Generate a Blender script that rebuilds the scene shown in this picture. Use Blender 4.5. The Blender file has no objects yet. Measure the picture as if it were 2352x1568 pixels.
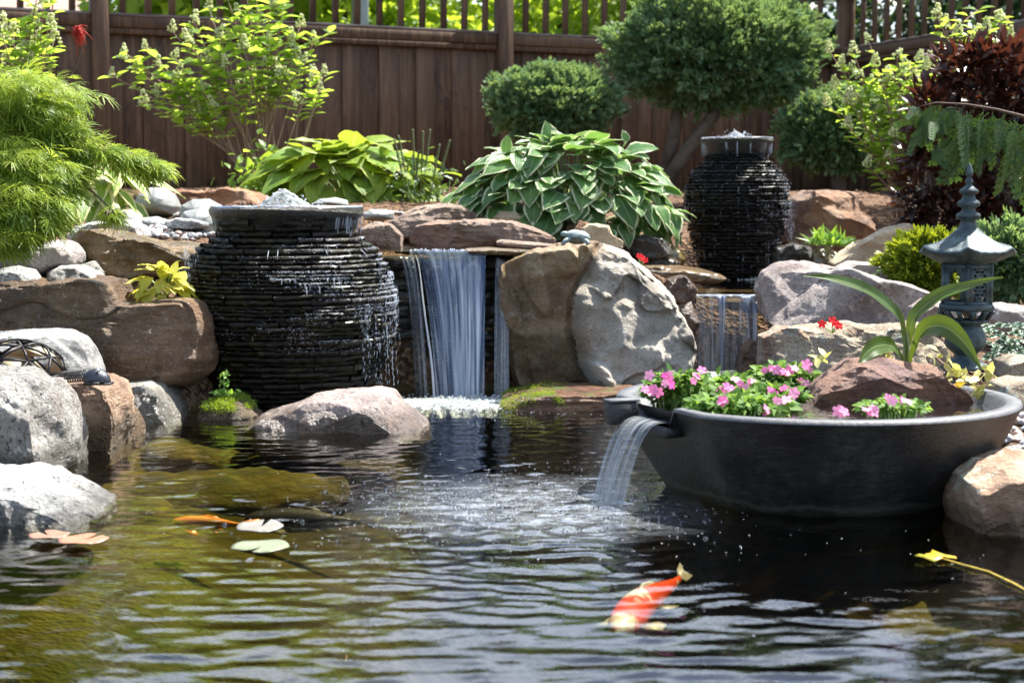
import bpy, bmesh, math, random
import numpy as np
from mathutils import Matrix, Vector
SC = bpy.context.scene
COL = SC.collection
random.seed(7); RNG = np.random.default_rng(11)
rad = math.radians
# ------------------------------------------------------------------ camera, sky, sun, exposure
CAMH = 0.75; TILT = rad(4.835); FPX = 3763.0
cam = bpy.data.cameras.new('camera'); cam.lens = 57.6; cam.sensor_width = 36; cam.clip_end = 2000; cam.clip_start = 0.05
cam.dof.use_dof = True; cam.dof.focus_distance = 5.3; cam.dof.aperture_fstop = 5.0
camo = bpy.data.objects.new('camera', cam); COL.objects.link(camo)
camo.location = (0, 0, CAMH); camo.rotation_euler = (math.pi/2 - TILT, 0, 0); SC.camera = camo
SUN = Vector((0.38, 0.32, 0.865)).normalized()
w = bpy.data.worlds.new('World'); SC.world = w; w.use_nodes = True
nt = w.node_tree; bg = nt.nodes['Background']
sky = nt.nodes.new('ShaderNodeTexSky'); sky.sky_type = 'NISHITA'; sky.sun_disc = False
sky.sun_elevation = math.asin(SUN.z); sky.sun_rotation = math.atan2(SUN.x, SUN.y)
sky.dust_density = 2.0; sky.ozone_density = 1.0; sky.air_density = 1.0
# soft white summer clouds over the whole sky
tcw = nt.nodes.new('ShaderNodeTexCoord'); mpw = nt.nodes.new('ShaderNodeMapping'); mpw.inputs['Scale'].default_value = (1, 1, 2.2); mpw.inputs['Location'].default_value = (3.1, .4, 0)
nzw = nt.nodes.new('ShaderNodeTexNoise'); nzw.inputs['Scale'].default_value = 2.6; nzw.inputs['Detail'].default_value = 6; nzw.inputs['Roughness'].default_value = .55
mrw = nt.nodes.new('ShaderNodeMapRange'); mrw.interpolation_type = 'SMOOTHSTEP'; mrw.inputs[1].default_value = .50; mrw.inputs[2].default_value = .64; mrw.inputs[4].default_value = .8
mxw = nt.nodes.new('ShaderNodeMix'); mxw.data_type = 'RGBA'; mxw.inputs[7].default_value = (9.0, 10.0, 11.6, 1)
nt.links.new(tcw.outputs[0], mpw.inputs[0]); nt.links.new(mpw.outputs[0], nzw.inputs[0]); nt.links.new(nzw.outputs[0], mrw.inputs[0]); nt.links.new(mrw.outputs[0], mxw.inputs[0])
nt.links.new(sky.outputs[0], mxw.inputs[6]); nt.links.new(mxw.outputs[2], bg.inputs[0]); bg.inputs[1].default_value = 0.085
sl = bpy.data.lights.new('sun', 'SUN'); sl.energy = 5.0; sl.angle = rad(0.53); sl.color = (1.0, 0.95, 0.87)
so = bpy.data.objects.new('sun', sl); COL.objects.link(so)
so.rotation_euler = SUN.to_track_quat('Z', 'Y').to_euler(); so.location = (3, 3, 8)
SC.view_settings.view_transform = 'Standard'; SC.view_settings.look = 'None'
SC.view_settings.exposure = 1.75; SC.view_settings.gamma = 1.0
SC.render.engine = 'CYCLES'
SC.cycles.max_bounces = 10; SC.cycles.transparent_max_bounces = 16; SC.cycles.caustics_reflective = False; SC.cycles.caustics_refractive = False
# ------------------------------------------------------------------ layout: photo point + distance -> place
ct, st = math.cos(TILT), math.sin(TILT)
def ray(u, v):
    x = (u - 1176)/FPX; y = (784 - v)/FPX
    return np.array([x, ct + y*st, -st + y*ct])
def P(u, v, Y):
    d = ray(u, v); return np.array([0, 0, CAMH]) + d*(Y/d[1])
def G(u, v, z=0.0):
    d = ray(u, v); return np.array([0, 0, CAMH]) + d*((z - CAMH)/d[2])
# ------------------------------------------------------------------ vector noise
_perm = np.random.default_rng(3).permutation(256); _perm = np.concatenate([_perm, _perm, _perm])
_grad = np.random.default_rng(4).normal(size=(256, 3)); _grad /= np.linalg.norm(_grad, axis=1)[:, None]
def noise(p):
    p = np.asarray(p, float); i = np.floor(p).astype(int); f = p - i; i &= 255
    u = f*f*f*(f*(f*6 - 15) + 10); out = 0
    for dx in (0, 1):
        for dy in (0, 1):
            for dz in (0, 1):
                h = _perm[_perm[_perm[i[:, 0]+dx] + i[:, 1]+dy] + i[:, 2]+dz] & 255
                g = _grad[h]
                dot = g[:, 0]*(f[:, 0]-dx) + g[:, 1]*(f[:, 1]-dy) + g[:, 2]*(f[:, 2]-dz)
                out = out + dot*(u[:, 0] if dx else 1-u[:, 0])*(u[:, 1] if dy else 1-u[:, 1])*(u[:, 2] if dz else 1-u[:, 2])
    return out*1.6
def fbm(p, o=4):
    a = 1.0; s = 0; q = np.asarray(p, float)
    for k in range(o):
        s = s + a*noise(q + 17.3*k); q = q*2.03; a *= 0.5
    return s
def ss(a, b, x):
    t = np.clip((x - a)/(b - a), 0, 1); return t*t*(3 - 2*t)
# ------------------------------------------------------------------ mesh + object helpers
WL = {}
def mk_mesh(name, V, F, mat, smooth=True, attr=None, uv=None, mats=None, mi=None):
    V = np.asarray(V, np.float32)
    if not isinstance(F, list): F = [F]
    F = [np.asarray(f, np.int32) for f in F if len(f)]
    me = bpy.data.meshes.new(name)
    me.vertices.add(len(V)); me.vertices.foreach_set('co', V.ravel())
    loops = np.concatenate([f.ravel() for f in F]); tot = np.concatenate([np.full(len(f), f.shape[1], np.int32) for f in F])
    me.loops.add(len(loops)); me.loops.foreach_set('vertex_index', loops)
    start = np.concatenate([[0], np.cumsum(tot)[:-1]]).astype(np.int32)
    me.polygons.add(len(tot)); me.polygons.foreach_set('loop_start', start); me.polygons.foreach_set('loop_total', tot)
    if smooth: me.polygons.foreach_set('use_smooth', np.ones(len(tot), bool))
    for m in ([mat] if not mats else mats): me.materials.append(m)
    if mi is not None: me.polygons.foreach_set('material_index', np.asarray(mi, np.int32))
    if attr is not None:
        a = me.attributes.new('rnd', 'FLOAT', 'POINT'); a.data.foreach_set('value', np.asarray(attr, np.float32))
    if uv is not None:
        l = me.uv_layers.new(name='UVMap'); l.data.foreach_set('uv', np.asarray(uv, np.float32)[loops].ravel())
    me.update(calc_edges=True); me.validate()
    return me
def tag(o, label=None, cat=None, group=None, kind=None):
    if label: o['label'] = label
    if cat: o['category'] = cat
    if group: o['group'] = group
    if kind: o['kind'] = kind
    return o
def thing(name, label, cat, loc, group=None):
    o = bpy.data.objects.new(name, None); COL.objects.link(o); o.empty_display_size = 0.05
    o.location = tuple(loc); WL[o] = np.asarray(loc, float)
    return tag(o, label, cat, group)
def add(name, VF, mat, parent=None, smooth=True, attr=None, uv=None, org=None, mats=None, mi=None, kind=None):
    V, F = VF; V = np.asarray(V, float)
    if parent is not None: o0 = WL[parent]
    elif org is not None: o0 = np.asarray(org, float)
    else: o0 = np.array([(V[:, 0].min()+V[:, 0].max())/2, (V[:, 1].min()+V[:, 1].max())/2, V[:, 2].min()])
    me = mk_mesh(name, V - o0, F, mat, smooth, attr, uv, mats, mi)
    o = bpy.data.objects.new(name, me); COL.objects.link(o)
    if parent is not None: o.parent = parent; WL[o] = WL[parent]
    else: o.location = tuple(o0); WL[o] = o0
    if kind: o['kind'] = kind
    return o
def put(name, me, M, parent):
    """an instance of shared mesh data as a child part; M = world 4x4"""
    o = bpy.data.objects.new(name, me); COL.objects.link(o)
    M = M.copy(); M.translation = M.translation - Vector(WL[parent]); o.parent = parent; o.matrix_basis = M
    return o
def cat(parts):
    Vs = []; Fs = {}; n = 0
    for V, F in parts:
        V = np.asarray(V, float); Vs.append(V)
        for f in (F if isinstance(F, list) else [F]):
            f = np.asarray(f, int)
            if len(f): Fs.setdefault(f.shape[1], []).append(f + n)
        n += len(V)
    return np.concatenate(Vs), [np.concatenate(v) for v in Fs.values()]
def tube(pts, r, sides=6, cap=True):
    pts = np.asarray(pts, float); n = len(pts); r = np.broadcast_to(np.asarray(r, float), (n,))
    T = np.gradient(pts, axis=0); T /= np.linalg.norm(T, axis=1)[:, None] + 1e-9
    ref = np.array([0, 0, 1.0]) if abs(T[:, 2]).mean() < .8 else np.array([0, 1.0, 0])
    A = np.cross(T, ref); A /= np.linalg.norm(A, axis=1)[:, None] + 1e-9; B = np.cross(A, T)
    a = np.arange(sides)*2*math.pi/sides
    V = (pts[:, None] + r[:, None, None]*(np.cos(a)[None, :, None]*A[:, None] + np.sin(a)[None, :, None]*B[:, None])).reshape(-1, 3)
    i = np.arange(n-1)[:, None]*sides; j = np.arange(sides)[None]; k = (j+1) % sides
    F = np.stack([i+j, i+k, i+sides+k, i+sides+j], -1).reshape(-1, 4)
    if cap:
        V = np.concatenate([V, pts[:1], pts[-1:]]); c0 = n*sides
        j = np.arange(sides); k = (j+1) % sides
        return V, [F, np.stack([k, j, np.full(sides, c0)], -1), np.concatenate([np.stack([(n-1)*sides+j, (n-1)*sides+k, np.full(sides, c0+1)], -1)])]
    return V, [F]
def lathe(prof, seg, c=(0, 0, 0), rot=0.0):
    prof = np.asarray(prof, float); n = len(prof); a = np.arange(seg)*2*math.pi/seg + rot
    V = np.stack([prof[:, 0, None]*np.cos(a), prof[:, 0, None]*np.sin(a), np.broadcast_to(prof[:, 1, None], (n, seg))], -1).reshape(-1, 3) + np.asarray(c)
    i = np.arange(n-1)[:, None]*seg; j = np.arange(seg)[None]; k = (j+1) % seg
    return V, [np.stack([i+j, i+k, i+seg+k, i+seg+j], -1).reshape(-1, 4)]
BOXF = np.array([[0,3,2,1],[4,5,6,7],[0,1,5,4],[1,2,6,5],[2,3,7,6],[3,0,4,7]])
def box(c, half, R=None):
    s = np.array([[-1,-1,-1],[1,-1,-1],[1,1,-1],[-1,1,-1],[-1,-1,1],[1,-1,1],[1,1,1],[-1,1,1]])*np.asarray(half)
    if R is not None: s = s @ np.asarray(R).T
    return s + np.asarray(c), [BOXF]
def bbox_(c, half, bev=.004, R=None):
    """box with bevelled edges (24 verts)"""
    h = np.asarray(half, float); b = min(bev, h.min()*.45)
    bm = bmesh.new(); bmesh.ops.create_cube(bm, size=1.0)
    for v in bm.verts: v.co = Vector([v.co[i]*2*h[i] for i in range(3)])
    bmesh.ops.bevel(bm, geom=bm.edges[:], offset=b, segments=1, affect='EDGES')
    V = np.array([v.co[:] for v in bm.verts]); bm.verts.index_update()
    F = [[v.index for v in f.verts] for f in bm.faces]; bm.free()
    if R is not None: V = V @ np.asarray(R).T
    q = [f for f in F if len(f) == 4]; t = [f for f in F if len(f) == 3]
    return V + np.asarray(c), [np.array(q), np.array(t)]
_ico = {}
def ico(l):
    if l not in _ico:
        bm = bmesh.new(); bmesh.ops.create_icosphere(bm, subdivisions=l, radius=1.0)
        bm.verts.index_update()
        _ico[l] = (np.array([v.co[:] for v in bm.verts]), np.array([[v.index for v in f.verts] for f in bm.faces])); bm.free()
    return _ico[l][0].copy(), _ico[l][1]
def vnormals(V, F):
    N = np.zeros_like(V); n = np.cross(V[F[:, 1]]-V[F[:, 0]], V[F[:, 2]]-V[F[:, 0]])
    for k in range(3): np.add.at(N, F[:, k], n)
    return N/(np.linalg.norm(N, axis=1)[:, None] + 1e-12)
def frames(D, Nn):
    """columns side, direction, normal ; D,Nn (n,3)"""
    D = D/(np.linalg.norm(D, axis=1)[:, None]+1e-9); S = np.cross(D, Nn); S /= np.linalg.norm(S, axis=1)[:, None]+1e-9
    N2 = np.cross(S, D); return np.stack([S, D, N2], -1)
def scatter(tmpl, pos, R, sc, jit=None):
    """many copies of a small template -> one mesh; returns V,F,index"""
    TV, TF = tmpl; TV = np.asarray(TV, float); n = len(pos); k = len(TV)
    sc = np.broadcast_to(np.asarray(sc, float), (n,))
    V = np.einsum('nij,kj->nki', R, TV)*sc[:, None, None] + pos[:, None]
    out = []
    for f in (TF if isinstance(TF, list) else [TF]):
        f = np.asarray(f, int); out.append((f[None] + (np.arange(n)*k)[:, None, None]).reshape(-1, f.shape[1]))
    return V.reshape(-1, 3), out, np.repeat(np.arange(n), k)
def rdir(n):
    d = RNG.normal(size=(n, 3)); return d/np.linalg.norm(d, axis=1)[:, None]
# ------------------------------------------------------------------ material helpers
class NT:
    def __init__(s, name):
        s.m = bpy.data.materials.new(name); s.m.use_nodes = True; s.t = s.m.node_tree; s.t.nodes.clear()
        s.out = s.t.nodes.new('ShaderNodeOutputMaterial')
    def n(s, typ, ins=None, o=0, **props):
        nd = s.t.nodes.new('ShaderNode' + typ)
        for k, v in props.items(): setattr(nd, k, v)
        for k, v in (ins or {}).items(): s.set(nd.inputs[k], v)
        return nd.outputs[o] if o is not None else nd
    def set(s, sock, v):
        if isinstance(v, bpy.types.NodeSocket): s.t.links.new(v, sock)
        else:
            if sock.type == 'RGBA' and len(v) == 3: v = (*v, 1)
            sock.default_value = v
    def math(s, op, a, b=0.0, c=0.0, clamp=False): return s.n('Math', {0: a, 1: b, 2: c}, operation=op, use_clamp=clamp)
    def vmath(s, op, a, b=(0, 0, 0)): return s.n('VectorMath', {0: a, 1: b}, operation=op)
    def noise(s, vec, scale, detail=5, rough=.6, dist=0.0): return s.n('TexNoise', {'Vector': vec, 'Scale': scale, 'Detail': detail, 'Roughness': rough, 'Distortion': dist})
    def ramp(s, f, stops):
        nd = s.t.nodes.new('ShaderNodeValToRGB'); s.set(nd.inputs[0], f); e = nd.color_ramp.elements
        while len(e) < len(stops): e.new(.5)
        for el, (p, c) in zip(e, stops):
            el.position = p; el.color = (*c, 1) if isinstance(c, tuple) else (c, c, c, 1)
        return nd.outputs[0]
    def step(s, f, a, b, lo=0.0, hi=1.0): return s.n('MapRange', {0: f, 1: a, 2: b, 3: lo, 4: hi})
    def mix(s, f, a, b, mode='MIX'):
        nd = s.t.nodes.new('ShaderNodeMix'); nd.data_type = 'RGBA'; nd.blend_type = mode
        s.set(nd.inputs[0], f); s.set(nd.inputs[6], a); s.set(nd.inputs[7], b); return nd.outputs[2]
    def bump(s, h, strength, dist, normal=None):
        i = {'Height': h, 'Strength': strength, 'Distance': dist}
        if normal is not None: i['Normal'] = normal
        return s.n('Bump', i)
    def pbr(s, col, rough=.6, spec=.5, normal=None, **kw):
        i = {'Base Color': col, 'Roughness': rough, 'Specular IOR Level': spec}
        if normal is not None: i['Normal'] = normal
        i.update(kw); return s.n('BsdfPrincipled', i)
    def end(s, sh): s.t.links.new(sh, s.out.inputs[0]); return s.m
    def objvec(s, off=True):
        c = s.n('TexCoord', o=3)
        if not off: return c
        r = s.n('ObjectInfo', o=5); k = s.n('CombineXYZ', {0: s.math('MULTIPLY', r, 37.0), 1: s.math('MULTIPLY', r, 91.0), 2: s.math('MULTIPLY', r, 13.0)})
        return s.vmath('ADD', c, k)
def rockmat(name, c1, c2, c3, scale=6, speck=0.0, speck_s=140, sd=(.03,.03,.03), sl_=(.75,.74,.72), strata=0.0, rough=.75, bump=.6, wetz=None, moss=None, lichen=None, stain=None, wet=0.0, vein=None, warm=True):
    k = NT(name); v = k.objvec(); pos = k.n('NewGeometry', o=0); nz = k.n('SeparateXYZ', {0: k.n('NewGeometry', o=1)}, o=2)
    n1 = k.noise(v, scale, 8, .62, .3)
    wm_ = (lambda c: (c[0]*1.10, c[1]*.98, c[2]*.76)) if warm and c3[0]-c3[2] > .05 else (lambda c: (c[0]*.97, c[1]*.97, c[2]*.90))
    c1, c2, c3 = wm_(c1), wm_(c2), wm_(c3); col = k.ramp(n1, [(.34, c1), (.5, c2), (.64, c3)])
    if strata:
        vs = k.vmath('MULTIPLY', v, (1.0, 1.0, 7.0)); n2 = k.noise(vs, scale*1.4, 6, .6, .6)
        col = k.mix(k.math('MULTIPLY', k.step(n2, .42, .62), strata), col, c1)
        col = k.mix(k.math('MULTIPLY', k.step(k.noise(vs, scale*2.3, 4, .5), .55, .68), strata*.6), col, c3)
    if stain:
        col = k.mix(k.math('MULTIPLY', k.step(k.noise(v, scale*.6, 5, .6, .5), .5, .66), stain[1]), col, stain[0])
    if vein:
        r_ = k.math('ABSOLUTE', k.math('SUBTRACT', k.noise(v, scale*.8, 4, .5, .8), .5))
        col = k.mix(k.step(r_, .010, .0, 0, .3), col, vein)
    if speck:
        s1 = k.noise(v, speck_s, 3, .6); s2 = k.noise(v, speck_s*.55, 3, .6)
        col = k.mix(k.math('MULTIPLY', k.step(s1, .57, .63), speck), col, sd)
        col = k.mix(k.math('MULTIPLY', k.step(s2, .58, .66), speck*.75), col, sl_)
    rg = rough
    if lichen:
        ln = k.noise(v, scale*2.2, 6, .7, .4); ml = k.step(ln, lichen[1], lichen[1]+.04)
        ml = k.math('MULTIPLY', ml, k.step(nz, -.1, .4)); col = k.mix(k.math('MULTIPLY', ml, .85), col, lichen[0])
    if moss:
        mn = k.noise(v, 9, 6, .7); mm = k.step(k.math('ADD', mn, k.math('MULTIPLY', nz, moss[1])), moss[2], moss[2]+.12)
        mc = k.mix(k.noise(v, 160, 3), moss[0], tuple(x*2.2 for x in moss[0])); col = k.mix(mm, col, mc)
    if wetz is not None:
        zz = k.n('SeparateXYZ', {0: pos}, o=2); zz = k.math('SUBTRACT', zz, k.math('MULTIPLY', k.noise(v, 14, 4), .07))
        wm = k.step(zz, wetz, wetz - .045)
        col = k.mix(wm, col, k.mix(.62, col, (.03, .02, .008))); rg = k.step(wm, 0, 1, rough, .22)
    h1 = k.noise(v, 26, 9, .72); h2 = k.noise(v, 120, 4, .65)
    h = k.math('ADD', h1, k.math('MULTIPLY', h2, .4))
    if strata: h = k.math('ADD', h, k.math('MULTIPLY', k.noise(k.vmath('MULTIPLY', v, (1, 1, 6)), 16, 5, .6), .8*strata))
    nb = k.bump(h, min(1.0, bump), .05 if bump > .5 else .02)
    return k.end(k.pbr(col, rg, .5, nb, **({'Coat Weight': wet, 'Coat Roughness': .12} if wet else {})))
def leafmat(name, lo, hi, trans=.4, rough=.45, src='attr', margin=None, vein=0.0, tcol=None, edge=None, spec=.4):
    k = NT(name)
    r = k.n('Attribute', o=2, attribute_name='rnd') if src == 'attr' else k.n('ObjectInfo', o=5)
    col = k.mix(r, lo, hi); nb = None
    if margin or vein:
        uv = k.n('TexCoord', o=2); sx = k.n('SeparateXYZ', {0: uv}, o=None); U = sx.outputs[0]; Vv = sx.outputs[1]
        a = k.math('ABSOLUTE', k.math('SUBTRACT', k.math('MULTIPLY', U, 2.0), 1.0))
        if vein:
            wv = k.math('SINE', k.math('MULTIPLY', k.math('ADD', a, k.math('MULTIPLY', Vv, .35)), 34.0))
            col = k.mix(k.step(wv, .2, 1, 0, .35), col, k.mix(.5, col, (.02, .05, .01)))
            col = k.mix(k.step(a, .06, .0, 0, .5), col, (.55, .65, .3))
            nb = k.bump(wv, vein, .004)
        if margin:
            rr = k.math('MULTIPLY', r, 50.0); nn = k.noise(k.vmath('ADD', uv, k.n('CombineXYZ', {0: rr, 1: rr})), 5, 4, .6)
            m = k.step(k.math('ADD', a, k.math('MULTIPLY', k.math('SUBTRACT', nn, .5), .5)), margin[1], margin[1]+.08)
            col = k.mix(m, col, margin[0])
    if edge: col = k.mix(k.step(k.n('LayerWeight', {0: .5}, o=1), .5, 1, 0, .2), col, edge)
    tc = k.mix(.55, col, tcol or (min(1, hi[0]*2.2), min(1, hi[1]*1.9), hi[2]*.6))
    p = k.pbr(col, rough, spec, nb)
    t = k.n('BsdfTranslucent', {'Color': tc})
    return k.end(k.n('MixShader', {0: trans, 1: p, 2: t}))
def plain(name, c, rough=.6, metal=0.0, nvar=0.25, scale=30, bump=.2, spec=.5, c2=None):
    k = NT(name); v = k.objvec(); n = k.noise(v, scale, 6, .6)
    col = k.mix(k.step(n, .3, .7), tuple(x*(1-nvar) for x in c), c2 or tuple(min(1, x*(1+nvar)) for x in c))
    return k.end(k.pbr(col, rough, spec, k.bump(k.noise(v, scale*2.5, 6, .65), bump, .01), Metallic=metal))
# ================================================================== SETTING: ground, pond, pools
def poly_sd(poly, X, Y):
    """signed distance, positive inside"""
    poly = np.asarray(poly, float); d = np.full(X.shape, 1e9); ins = np.zeros(X.shape, bool)
    for a, b in zip(poly, np.roll(poly, -1, 0)):
        e = b - a; t = np.clip(((X-a[0])*e[0] + (Y-a[1])*e[1])/(e@e), 0, 1)
        d = np.minimum(d, np.hypot(X-a[0]-t*e[0], Y-a[1]-t*e[1]))
        c = (a[1] > Y) != (b[1] > Y); xi = a[0] + (Y-a[1])/(b[1]-a[1]+1e-12)*e[0]
        ins ^= c & (X < xi)
    return np.where(ins, d, -d)
POND = [(-1.6,-2),(-1.6,3.6),(-1.42,4.2),(-1.35,5.2),(-1.2,5.85),(-.85,6.3),(-.45,6.6),(.25,6.6),(.4,6.5),(.5,6.95),(.85,7.0),(1.15,7.0),(1.3,5.6),(1.28,4.9),(1.32,4.3),(1.3,3.9),(1.5,3.2),(1.6,-2)]
UPOOL = [(-.62,6.66),(.22,6.66),(.36,7.0),(.42,7.5),(.2,8.1),(-.4,8.2),(-.75,7.6)]
MPOOL = [(.40,6.9),(.66,7.12),(1.12,7.12),(1.3,7.8),(1.7,8.5),(1.5,9.3),(.9,9.2),(.5,8.2)]
UZ, MZ = 0.56, 0.353
def bed(X, Y):
    l = np.interp(Y, [1, 4.2, 5.6, 6.0, 6.2, 6.6, 7.0, 7.5, 9, 11, 14], [.02, .02, .05, .12, .36, .55, .61, .66, .76, .84, .86])
    r = np.interp(Y, [1, 4, 5, 5.6, 6.5, 7.2, 8, 8.7, 9.5, 11, 12], [.04, .05, .10, .17, .2, .3, .40, .46, .60, .74, .82])
    t = ss(.2, 1.0, X); return l*(1-t) + r*t
def ground_z(X, Y):
    p = np.stack([X, Y, X*0], -1).reshape(-1, 3)
    z = bed(X, Y) + (fbm(p*2.2, 3)*.018 + noise(p*11)*.006).reshape(X.shape)*ss(16, 12, Y)
    u = poly_sd(UPOOL, X, Y); z = z*(1-ss(-.02, .1, u)) + .46*ss(-.02, .1, u)
    m = poly_sd(MPOOL, X, Y); z = z*(1-ss(-.02, .1, m)) + .27*ss(-.02, .1, m)
    d = poly_sd(POND, X, Y); t = ss(-.06, .08, d)
    sh_ = ss(.25, -.45, X)*ss(2.7, 3.9, Y); fl = (-.5 - .4*ss(.1, .8, d))*(1-sh_) + (-.15 - .10*ss(.3, 1.0, d))*sh_ + (fbm(p*1.7+5, 3)*.05).reshape(X.shape)
    return z*(1-t) + fl*t
def grid(xs, ys, zf):
    X, Y = np.meshgrid(xs, ys); Z = zf(X, Y); n = len(xs)
    V = np.stack([X, Y, Z], -1).reshape(-1, 3)
    i = (np.arange(len(ys)-1)[:, None]*n + np.arange(n-1)[None]).ravel()
    return V, [np.stack([i, i+1, i+n+1, i+n], -1)]
k = NT('mulch_ground'); v = k.n('TexCoord', o=3); z = k.n('SeparateXYZ', {0: k.n('NewGeometry', o=0)}, o=2)
vv = k.n('TexVoronoi', {'Vector': k.vmath('MULTIPLY', v, (1, 2.2, 1)), 'Scale': 55.0, 'Randomness': 1.0}, o=1)
n1 = k.noise(v, 40, 6, .7); c = k.ramp(k.math('ADD', k.math('MULTIPLY', n1, .6), k.math('MULTIPLY', k.n('SeparateColor', {0: vv}), .4)), [(.3, (.03,.016,.009)), (.5, (.10,.055,.03)), (.72, (.24,.15,.09))])
al = k.ramp(k.noise(v, 5, 6, .65), [(.35, (.04,.040,.011)), (.55, (.10,.093,.024)), (.75, (.18,.155,.05))])
c = k.mix(k.step(z, .04, -.03), c, al)
far = k.step(k.n('SeparateXYZ', {0: k.n('NewGeometry', o=0)}, o=1), 14.6, 15.2); c = k.mix(far, c, k.mix(n1, (.035,.075,.015), (.07,.13,.03)))
M_GROUND = k.end(k.pbr(c, .9, .2, k.bump(k.n('TexVoronoi', {'Vector': k.vmath('MULTIPLY', v, (1, 2.2, 1)), 'Scale': 55.0}), .6, .02)))
xs = np.concatenate([[-400,-120,-40,-15,-8,-6,-5], np.arange(-4, 4.01, .045), [5,6,8,15,40,120,400]])
ys = np.concatenate([[-300,-60,-15,-5,-2,0], np.arange(1.4, 12, .045), np.arange(12, 15.5, .15), [17,20,30,60,150,400,800]])
tag(add('ground', grid(xs, ys, ground_z), M_GROUND, org=(0,0,0)), kind='structure')

def watermat(name, tint, fine, fs, rough=.0, absorb=0.0):
    k = NT(name); v = k.n('TexCoord', o=3)
    b = k.bump(k.noise(k.vmath('MULTIPLY', v, (1, 1, 1)), fs, 4, .6), fine, .01)
    fr = k.n('Fresnel', {'IOR': 1.34, 'Normal': b})
    t = k.n('BsdfTransparent', {'Color': (*tint, 1)}); g = k.n('BsdfGlossy', {'Color': (1,1,1,1), 'Roughness': rough, 'Normal': b})
    if absorb: k.t.links.new(k.n('VolumeAbsorption', {'Color': (.58,.52,.14,1), 'Density': absorb}), k.out.inputs[1])
    return k.end(k.n('MixShader', {0: fr, 1: t, 2: g}))
IMP = G(1400, 1165)            # where the bowl's stream meets the pond
FALLB = G(1055, 915)
def pond_wave(X, Y):
    p = np.stack([X, Y, X*0], -1).reshape(-1, 3)
    wob = (fbm(p*2.9, 3)*.11).reshape(X.shape)
    r = np.hypot(X-IMP[0], Y-IMP[1]) + wob
    az = np.arctan2(Y-IMP[1], X-IMP[0])                      # -pi/2 = towards the camera
    lee = 1 - .86*ss(-1.25, -.55, az)*ss(1.5, .9, az)           # calm water before the bowl
    near = ss(3.05, 2.75, Y)*.5; lee = np.maximum(lee, near*ss(.3, .7, X))
    var = .7 + .9*noise(p*3.6 + 3).reshape(X.shape)
    lam = .055 + .026*np.clip(r/1.6, 0, 1)
    ring = np.sin(2*math.pi*r/lam)*np.exp(-r/2.6)*ss(.12, .3, r)*lee*var
    z = .00125*ring
    r3 = np.hypot(X+.9, Y-4.6) + wob*1.3; z = z + .0007*np.sin(2*math.pi*r3/.083)*np.exp(-r3/2.2)*(.3+.7*lee)*(.6+noise(p*2.7+8).reshape(X.shape))
    r2 = np.hypot(X-FALLB[0], Y-FALLB[1]); az2 = 1.0
    z = z + .0011*np.sin(2*math.pi*(r2+wob*.6)/.05)*np.exp(-r2/.55)
    q = p.copy(); q[:, 0] *= 6.5; q[:, 1] *= 15
    z = z + .0021*fbm(q + 9, 3).reshape(X.shape)*(.35 + .65*lee)
    q2 = p*34; q2[:, 2] += 4
    z = z + .0034*noise(q2).reshape(X.shape)*(np.exp(-(r/.30)**2) + 1.1*np.exp(-((X-FALLB[0])/.34)**2-((Y-FALLB[1])/.16)**2)) 
    q3 = p*75
    z = z + .0015*noise(q3).reshape(X.shape)*np.exp(-(((X-IMP[0]+.12)/.38)**2+((Y-IMP[1])/.42)**2))
    return z
M_POND = watermat('pond_water', (.95,.96,.9), .10, 22, .012, 2.6)
xs = np.concatenate([[-4,-3,-2.2], np.arange(-1.9, 1.9, .0125), [2.2,3,4]]); ys = np.concatenate([[-3,-1,.5,1.5,2], np.arange(2.25, 6.75, .0125), [7.2]])
def pz(X, Y): return pond_wave(X, Y)*ss(2.1, 1.8, abs(X))
tag(add('pond_water', grid(xs, ys, pz), M_POND, org=(0,0,0)), kind='structure')
M_POOL = watermat('pool_water', (.72,.70,.52), .35, 26, .02)
def polysheet(poly, z, grow=.06, res=.025):
    poly = np.asarray(poly); a = poly.min(0)-grow; b = poly.max(0)+grow
    V, F = grid(np.arange(a[0], b[0]+res, res), np.arange(a[1], b[1]+res, res), lambda X, Y: z + .0016*noise(np.stack([X*9, Y*14, X*0+z*9], -1).reshape(-1, 3)).reshape(X.shape))
    s = poly_sd(poly, V[:, 0], V[:, 1]) > -grow; f = F[0]; f = f[s[f].all(1)]
    return V, [f]
# pools behind the two falls: sheets trimmed to their basins, lip edge left open
tag(add('upper_pool_water', polysheet([(-.66,6.43),(.23,6.43)]+UPOOL[2:], UZ, .02), M_POOL), kind='structure')
tag(add('lower_pool_water', polysheet([(.66,6.98),(1.10,6.98)]+MPOOL[3:], MZ, .02), M_POOL), kind='structure')

# ================================================================== FENCE
k = NT('stained_fence_wood'); v = k.objvec(); g = k.vmath('MULTIPLY', v, (1.0, 1.0, .07))
gr = k.noise(g, 26, 7, .65, .9); fine = k.noise(k.vmath('MULTIPLY', v, (1, 1, .03)), 160, 4, .6); kn = k.noise(k.vmath('MULTIPLY', v, (1, 1, .6)), 7, 3, .5, 1.5)
rr = k.n('ObjectInfo', o=5)
col = k.ramp(gr, [(.32, (.022,.010,.005)), (.5, (.066,.034,.0165)), (.66, (.140,.080,.043))])
col = k.mix(k.step(kn, .60, .67, 0, .8), col, (.022,.010,.005))
col = k.mix(k.step(fine, .58, .72, 0, .45), col, (.17,.115,.08))
col = k.mix(k.math('MULTIPLY', rr, .7), col, k.mix(.6, col, (.17,.105,.065)))
M_FENCE = k.end(k.pbr(col, .68, .35, k.bump(k.math('ADD', gr, k.math('MULTIPLY', fine, .6)), .55, .006)))
k = NT('weathered_fence_cap'); v = k.objvec(); g = k.vmath('MULTIPLY', v, (.12, 1, 1)); gr = k.noise(g, 40, 6, .65)
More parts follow.
